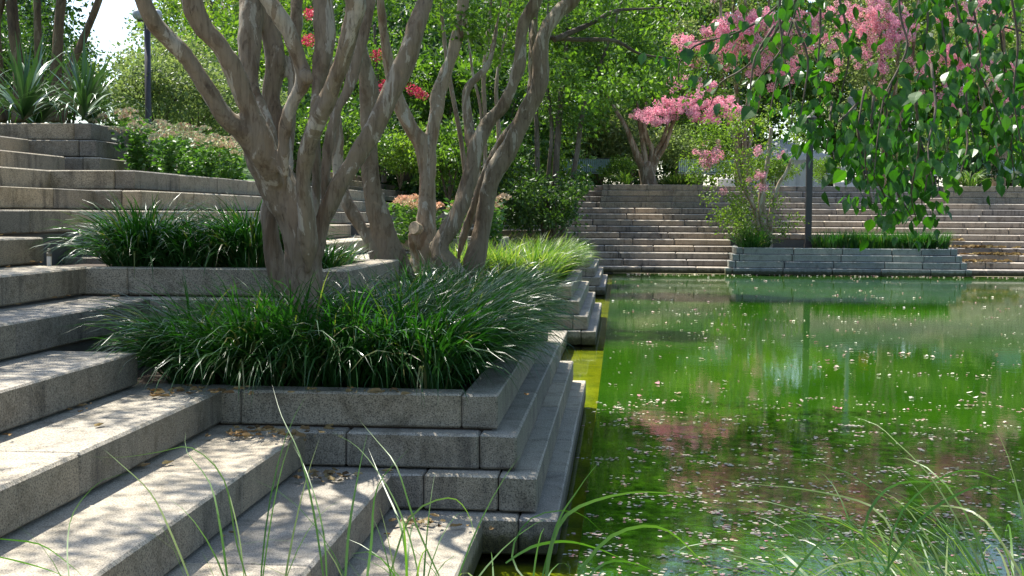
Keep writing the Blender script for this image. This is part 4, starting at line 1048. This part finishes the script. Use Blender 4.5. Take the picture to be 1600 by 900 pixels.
grass_plant('low grass blades at the bottom edge between the two clumps', bp(1200, 2.4), [], 16, .36, (.4, 1.3), (.8, 2.4), None, .0055, .3)

# ------------------------------------------------------------------ petals on the water
def petals():
    Vs = []; Fs = []; n = 0
    def add(x, y, r, zc=.004, lift=.3):
        nonlocal n
        k = 6; a0 = random.uniform(0, 6.28); V = [(x, y, zc+r*.12)]
        for i in range(k):
            a = a0+i*6.283/k; q = r*random.uniform(.65, 1.15)
            V.append((x+q*math.cos(a), y+q*math.sin(a), zc+r*lift*random.random()))
        for i in range(k): Fs.append((n, n+1+i, n+1+(i+1) % k))
        Vs.extend(V); n += k+1
    for _ in range(720):                                    # drifts in the near water
        y = random.uniform(5.0, 10.5); x = random.uniform(-.14, .40*y+.4)
        if random.random() > 1.35-(y-5)/4.8: continue
        ang = random.uniform(-.35, .35); ln = abs(random.gauss(0, .16)); m_ = random.randrange(2, 13)
        for k in range(m_):
            t_ = random.uniform(-1, 1)*ln; add(x+t_*math.cos(ang), y+t_*math.sin(ang)+random.gauss(0, .025), random.uniform(.007, .014), lift=.12)
    for _ in range(900):
        y = 5+22*random.random()**.8; x = random.uniform(-.14, .42*y+.6)
        add(x, y, random.uniform(.005, .013))
    for _ in range(240):                                    # loose strings of whole blossoms farther out
        y = random.uniform(9, 30.5); x = random.uniform(-.1, .42*y); ln = random.uniform(.1, .7); ang = random.gauss(0, .5)
        for k in range(random.choice((1, 1, 2, 3, 4, 7))):
            t_ = random.uniform(-1, 1)*ln; add(x+t_*math.cos(ang), y+t_*math.sin(ang), random.choice((.008, .011, .014, .018, .024))*random.uniform(.8, 1.2), lift=.8)
    for _ in range(260):                                    # blown against the far coping
        y = YF-abs(random.gauss(0, .35)); x = random.uniform(0, 12); add(x, y, random.uniform(.012, .028), lift=.9)
    return mesh('floating_petals', Vs, Fs, False, PETAL)
o = ob('floating_petals', petals()); tag(o, 'white and pink crape myrtle petals floating scattered over the green pool', 'petals', None, 'stuff')

# ------------------------------------------------------------------ dry leaves
def dry_leaf(r):
    V = [(0, 0, 0)]; k = 8
    for i in range(k):
        a = i*6.283/k; q = r*(1 if i % 2 else .75)*(1.5 if i in (0, 4) else 1)
        V.append((q*math.cos(a), q*math.sin(a)*.6, .35*abs(q*math.sin(a))+random.uniform(0, .3)*r))
    return V, [(0, i+1, (i+1) % k+1) for i in range(k)]
def litter(name, label, spots, r=.022):
    Vs = []; Fs = []; n = 0
    for (x, y, z, sx, sy, c) in spots:
        for _ in range(c):
            V, F = dry_leaf(r*random.uniform(.5, 1.3)); a = random.uniform(0, 6.28); tl = random.uniform(-.7, .7)
            R_ = np.array(Matrix.Rotation(a, 3, 'Z') @ Matrix.Rotation(tl, 3, 'X'))
            V = (R_ @ np.array(V).T).T+[x+random.gauss(0, sx), y+random.gauss(0, sy), z+.008+random.random()*.02]
            Vs.append(V); Fs += [tuple(i+n for i in f) for f in F]; n += len(V)
    o = ob(name, mesh(name, np.vstack(Vs), Fs, False, LITTER)); tag(o, label, 'leaf litter', None, 'stuff')
litter('leaf_litter', 'brown dry leaves gathered in the corner on the steps below the nearest planter', [(XL(3)-.12, 5.40, 3*H, .13, .07, 60), (XL(2)-.25, 5.32, 2*H, .06, .05, 22), (XL(1)-.2, 5.2, H, .10, .04, 22), (XL(4)-.15, 5.5, 4*H, .10, .06, 30), (XL(5)-.12, 6.2, 5*H, .06, .12, 16), (-1.2, 5.58, 4*H, .3, .03, 20)])
litter('leaf_litter', 'heap of brown dead leaves on the far steps at the right end of the blue grey planter', [(9.0, YL(4)+.15, 4*H, .35, .08, 150), (9.45, YL(3)+.13, 3*H, .3, .08, 150), (9.0, YL(2)+.12, 2*H, .4, .07, 90), (8.6, YL(5)+.1, 5*H, .12, .05, 20)], .085)
litter('leaf_litter', 'thin scatter of dry bits along the foot of the risers', [(XL(n)-.36, random.uniform(3, 9), n*H, .02, .8, 12) for n in range(1, 9)], .012)
dm = []
for _ in range(3):
    V, F = dry_leaf(.026); dm.append(mesh('fallen_leaf', V, F, False, LITTER))
fl = [(155, 668, 4, 'tan fallen leaf on the broad shaded tread at left'), (127, 637, 4, 'curled brown leaf at the foot of the riser at left'), (262, 727, 3, 'yellow fallen leaf on the sunlit tread below the leaf pile'),
      (512, 741, 2, 'yellow leaf lying in front of the second planter tier'), (180, 466, 6, 'small red fallen flower on the upper shaded tread'), (388, 684, 3, 'pale leaf beside the brown leaf pile'), (28, 415, 7, 'orange fallen leaf beside the sprinkler'), (605, 739, 2, 'pale leaf on the ledge corner above the last step'), (225, 731, 3, 'brown leaf in the shadow of the riser')]
for px, py, n, lab in fl:
    d = _f*FPX+RV*(px-800)+UV*(450-py); k = (n*H-EYE)/d[2]; p = np.array([0, 0, EYE])+d*k
    tag(ob('fallen_leaf', random.choice(dm), None, (p[0], p[1], p[2]+.006), rot=(0, 0, random.uniform(0, 6.28))), lab, 'leaf', 'single fallen leaves on the steps')
# sprinkler
p = at(77, 418, 7.2); m = MB()
T = thing('sprinkler', 'small dark sprinkler head standing on the ledge by the grass clumps', 'sprinkler', (p[0], 7.2, 7*H))
m.lathe([(.014, 0), (.014, .055), (.010, .06)], 0, 0, 12); ob('riser_pipe', m.me('riser_pipe', PALE), T, (p[0], 7.2, 7*H))
m = MB(); m.lathe([(.011, .055), (.016, .06), (.016, .075), (.010, .08), (.010, .10), (.006, .104)], 0, 0, 12); ob('nozzle', m.me('nozzle', BRASS), T, (p[0], 7.2, 7*H))

# ------------------------------------------------------------------ lamp posts
def round_base(T, l):
    m = MB(); m.lathe([(.5, -.1), (.5, .13), (.47, .15), (.1, .15)], 0, 0, 28); ob('round_base', m.me('round_base', PALE), T, l)
def lamp(px, Y, zb, ht, r, mat, label, globe=True, base=False, sq=False, gs=1., head='globes'):
    p = at(px, 300, Y); T = thing('lamp_post', label, 'lamp post', (p[0], Y, zb)); l = (p[0], Y, zb)
    m = MB()
    if sq: m.box(-r, r, -r, r, 0, ht); m.box(-r*1.25, r*1.25, -r*1.25, r*1.25, 0, .12)
    else: m.lathe([(r*1.15, 0), (r, .15), (r*.95, ht)], 0, 0, 16)
    ob('post', m.me('post', mat, not sq), T, l)
    if head == 'lantern':
        m = MB(); m.lathe([(.05, ht-.02), (.11, ht+.02), (.15, ht+.30), (.17, ht+.32), (.05, ht+.42), (.02, ht+.46)], 0, 0, 12); ob('lantern', m.me('lantern', mat), T, l)
        return base and round_base(T, l)
    m = MB(); m.box(-.34*gs, .34*gs, -.035*gs, .035*gs, ht-.12*gs, ht-.05*gs); ob('cross_arm', m.me('cross_arm', mat), T, l)
    gm = MB(); gm.lathe([(.05, -.17), (.12, -.13), (.17, -.05), (.18, .02), (.15, .11), (.09, .16), (.02, .18)], 0, 0, 16); gme = gm.me('globe', GLOBE, True)
    for sx in (-.34, .34): ob('globe', gme, T, (p[0]+sx*gs, Y, zb+ht+.12*gs), scale=gs)
    if base:
        m = MB(); m.lathe([(.5, -.1), (.5, .13), (.47, .15), (.1, .15)], 0, 0, 28); ob('round_base', m.me('round_base', PALE), T, l)
lamp(233, 16.2, 2.2, 1.78, .042, POST, 'slim dark lamp post with globes at upper left behind the first limb', gs=.38)
lamp(1264, 32.9, .62, 3.0, .075, POST, 'square dark lantern post rising from the blue grey planter', sq=True, head='lantern')
lamp(1329, 38.6, 14*H, 2.3, .065, POSTG, 'slim grey lamp post with a round stone base on the terrace', base=True, head='lantern')

# ------------------------------------------------------------------ benches on the terrace
def bench(label, x, y, wid, rot=0.0, group='teal mesh benches on the terrace'):
    T = thing('park_bench', label, 'bench', (x, y, 14*H), group); T.rotation_euler = (0, 0, rot)
    def P(name, m_, mat): 
        o = bpy.data.objects.new(name, m_.me(name, mat)); COL.objects.link(o); o.parent = T; return o
    n = int(wid/.06)
    m = MB()
    for z in (.46, .88):
        m.tube([(-wid/2, -.25-(z-.46)*.25, z), (wid/2, -.25-(z-.46)*.25, z)], [.014, .014], 6)
    P('back_frame', m, BLACKM)
    me_ = MB(); me_.add([(-.022, 0, 0), (.022, 0, 0), (.022, -.02, .12), (-.022, -.02, .12), (.022, -.06, .28), (-.022, -.06, .28), (.022, -.105, .42), (-.022, -.105, .42)], [(0, 1, 2, 3), (3, 2, 4, 5), (5, 4, 6, 7)])
    sm = me_.me('slat', TEAL)
    for i in range(n):
        o = bpy.data.objects.new('slat', sm); COL.objects.link(o); o.parent = T; o.location = (-wid/2+(i+.5)*wid/n, -.25, .46)
    m = MB(); m.box(-wid/2, wid/2, -.25, .22, .43, .455); P('seat', m, TEAL)
    for sx in (-1, 1):
        for sy in (-.2, .18):
            m = MB(); m.tube([(sx*(wid/2-.1), sy, 0), (sx*(wid/2-.1), sy, .43)], [.018, .018], 6); P('leg', m, BLACKM)
        m = MB(); m.tube([(sx*wid/2, -.28, .62), (sx*wid/2, .18, .64), (sx*wid/2, .18, .43)], [.015]*3, 6); P('armrest', m, BLACKM)
    return T
p = at(918, 280, 40.0); bench('teal slatted bench left of the vase shaped tree', p[0], 40.0, 1.5)
p = at(1102, 280, 40.2); bench('teal slatted bench right of the vase shaped tree', p[0], 40.2, 1.7)
p = at(1318, 280, 39.6); BR = bench('teal slatted bench turned sideways beside the grey lamp post', p[0], 40.4, 1.2, 1.05)
p = at(1500, 278, 41); bench('teal slatted bench behind the far right planter', p[0], 41, 1.6)
p = at(1570, 278, 40.5); bench('teal slatted bench at the right edge of the terrace', p[0], 40.5, 1.2, .5)
for px, lab in ((890, 'low pale stone block left of the far steps head'), (1134, 'low pale stone block beside the middle bench')):
    p = at(px, 285, YL(14)+.8); m = MB(); m.box(-.34, .34, -.2, .2, 0, .2)
    me = block_mesh(.5, .4, .22, PALE, .01); tag(ob('stone_block', me, None, (p[0], YL(14)+.8, 14*H+.11)), lab, 'stone block')
# made-up translucent canvas tent beyond the terrace, added for white glow between leaves
p = at(1222, 280, 50); l = (p[0], 50, 14*H)
TENT, _t, _p = newmat('white_canvas'); _p.inputs['Base Color'].default_value = (.82, .82, .80, 1); _p.inputs['Roughness'].default_value = .8
_tr = N(_t, 'ShaderNodeBsdfTranslucent'); _tr.inputs[0].default_value = (.82, .82, .80, 1); _mx = N(_t, 'ShaderNodeMixShader'); _mx.inputs[0].default_value = .5
L(_t, _p.outputs[0], _mx.inputs[1]); L(_t, _tr.outputs[0], _mx.inputs[2]); L(_t, _mx.outputs[0], _t.nodes['Material Output'].inputs[0])
T = thing('added_tent', 'added white canvas tent beyond the terrace, standing in for bright patches behind the small pink tree', 'tent', l)
m = MB(); n_ = 24
for i in range(n_):
    x = -1.6+3.2*i/n_; x2 = -1.6+3.2*(i+1)/n_; y = .06*math.sin(i*1.7); y2 = .06*math.sin((i+1)*1.7)
    m.add([(x, y, 0), (x2, y2, 0), (x2, y2*.4, 1.5), (x, y*.4, 1.5)], [(0, 1, 2, 3)])
ob('side_panel', m.me('side_panel', TENT, True), T, l)
m = MB(); m.add([(-1.8, -.2, 1.45), (1.8, -.2, 1.45), (1.8, 2.6, 1.45), (-1.8, 2.6, 1.45), (0, 1.2, 2.2)], [(0, 1, 4), (1, 2, 4), (2, 3, 4), (3, 0, 4)])
m.add([(-1.8, -.2, 1.45), (1.8, -.2, 1.45), (1.8, -.22, 1.28), (-1.8, -.22, 1.28)], [(0, 3, 2, 1)]); ob('roof', m.me('roof', TENT), T, l)
for sx in (-1.7, 1.7):
    m = MB(); m.tube([(sx, -.15, 0), (sx, -.15, 1.45)], [.03, .03], 6); ob('pole', m.me('pole', POSTG), T, l)
# ------------------------------------------------------------------ person on the sideways bench
def person():
    x0, y0 = float(at(1337, 280, 40.2)[0]), 40.2; z0 = 14*H
    T = thing('person', 'person in dark clothes with an orange bag, seated on the sideways bench', 'person', (x0, y0, z0))
    J = {'pel': (0, 0, .52, .15), 'sp': (-.02, 0, .78, .14), 'ch': (-.03, 0, .98, .16), 'nk': (-.01, 0, 1.12, .055), 'hd': (.02, 0, 1.27, .10), 'ht': (.02, 0, 1.36, .08),
         'hl': (.08, .1, .5, .085), 'kl': (.46, .12, .5, .06), 'al': (.5, .12, .09, .04), 'tl': (.66, .12, .05, .035),
         'hr': (.08, -.1, .5, .085), 'kr': (.46, -.12, .5, .06), 'ar': (.44, -.12, .09, .04), 'tr': (.60, -.12, .05, .035),
         'sl': (-.03, .2, 1.02, .06), 'el': (.08, .24, .78, .045), 'wl': (.3, .16, .68, .03), 'sr': (-.03, -.2, 1.02, .06), 'er': (.08, -.24, .78, .045), 'wr': (.3, -.16, .68, .03)}
    names = list(J); E_ = [('pel', 'sp'), ('sp', 'ch'), ('ch', 'nk'), ('nk', 'hd'), ('hd', 'ht'), ('pel', 'hl'), ('hl', 'kl'), ('kl', 'al'), ('al', 'tl'), ('pel', 'hr'), ('hr', 'kr'), ('kr', 'ar'), ('ar', 'tr'), ('ch', 'sl'), ('sl', 'el'), ('el', 'wl'), ('ch', 'sr'), ('sr', 'er'), ('er', 'wr')]
    me = bpy.data.meshes.new('body'); me.from_pydata([J[n][:3] for n in names], [(names.index(a), names.index(b_)) for a, b_ in E_], [])
    me.materials.append(plain('dark_cloth', (.025, .027, .035), .9))
    o = ob('body', me, T, (x0, y0, z0)); md = o.modifiers.new('skin', 'SKIN')
    for i, n in enumerate(names):
        me.skin_vertices[0].data[i].radius = (J[n][3], J[n][3])
    me.skin_vertices[0].data[0].use_root = True
    o.modifiers.new('sub', 'SUBSURF').levels = 1; o.modifiers['sub'].render_levels = 1
    skin = plain('skin', (.42, .25, .17), .6)
    m = MB(); m.lathe([(.02, 1.14), (.07, 1.17), (.092, 1.24), (.096, 1.30), (.07, 1.37), (.02, 1.39)], .045, 0, 14); ob('face', m.me('face', skin, True), T, (x0, y0, z0))
    m = MB(); m.lathe([(.09, 1.26), (.105, 1.31), (.09, 1.38), (.02, 1.41)], .01, 0, 14); ob('hair', m.me('hair', POST, True), T, (x0, y0, z0))
    for sy in (.15, -.15):
        m = MB()
        m.tube([(.28, sy, .68), (.36, sy, .665)], [.03, .034], 8)
        for i in range(4): m.tube([(.36, sy-.024+i*.016, .665), (.41, sy-.026+i*.017, .65), (.43, sy-.026+i*.017, .62)], [.009, .008, .006], 5)
        m.tube([(.31, sy*.8, .67), (.35, sy*.65, .65)], [.011, .007], 5)
        ob('hand', m.me('hand', skin, True), T, (x0, y0, z0))
    m = MB(); m.box(-.12, .12, -.09, .09, 0, .24); m.tube([(-.09, 0, .23), (0, 0, .34), (.09, 0, .23)], [.01]*3, 6)
    tag(ob('bag', m.me('bag', plain('orange_cloth', (.6, .2, .04), .8)), None, (x0+.35, y0, z0+.56)), 'orange bag on the lap of the seated person', 'bag')
person()
print('tris', sum(len(m.loop_triangles) if m.loop_triangles else 0 for m in bpy.data.meshes), 'objects', len(bpy.data.objects))
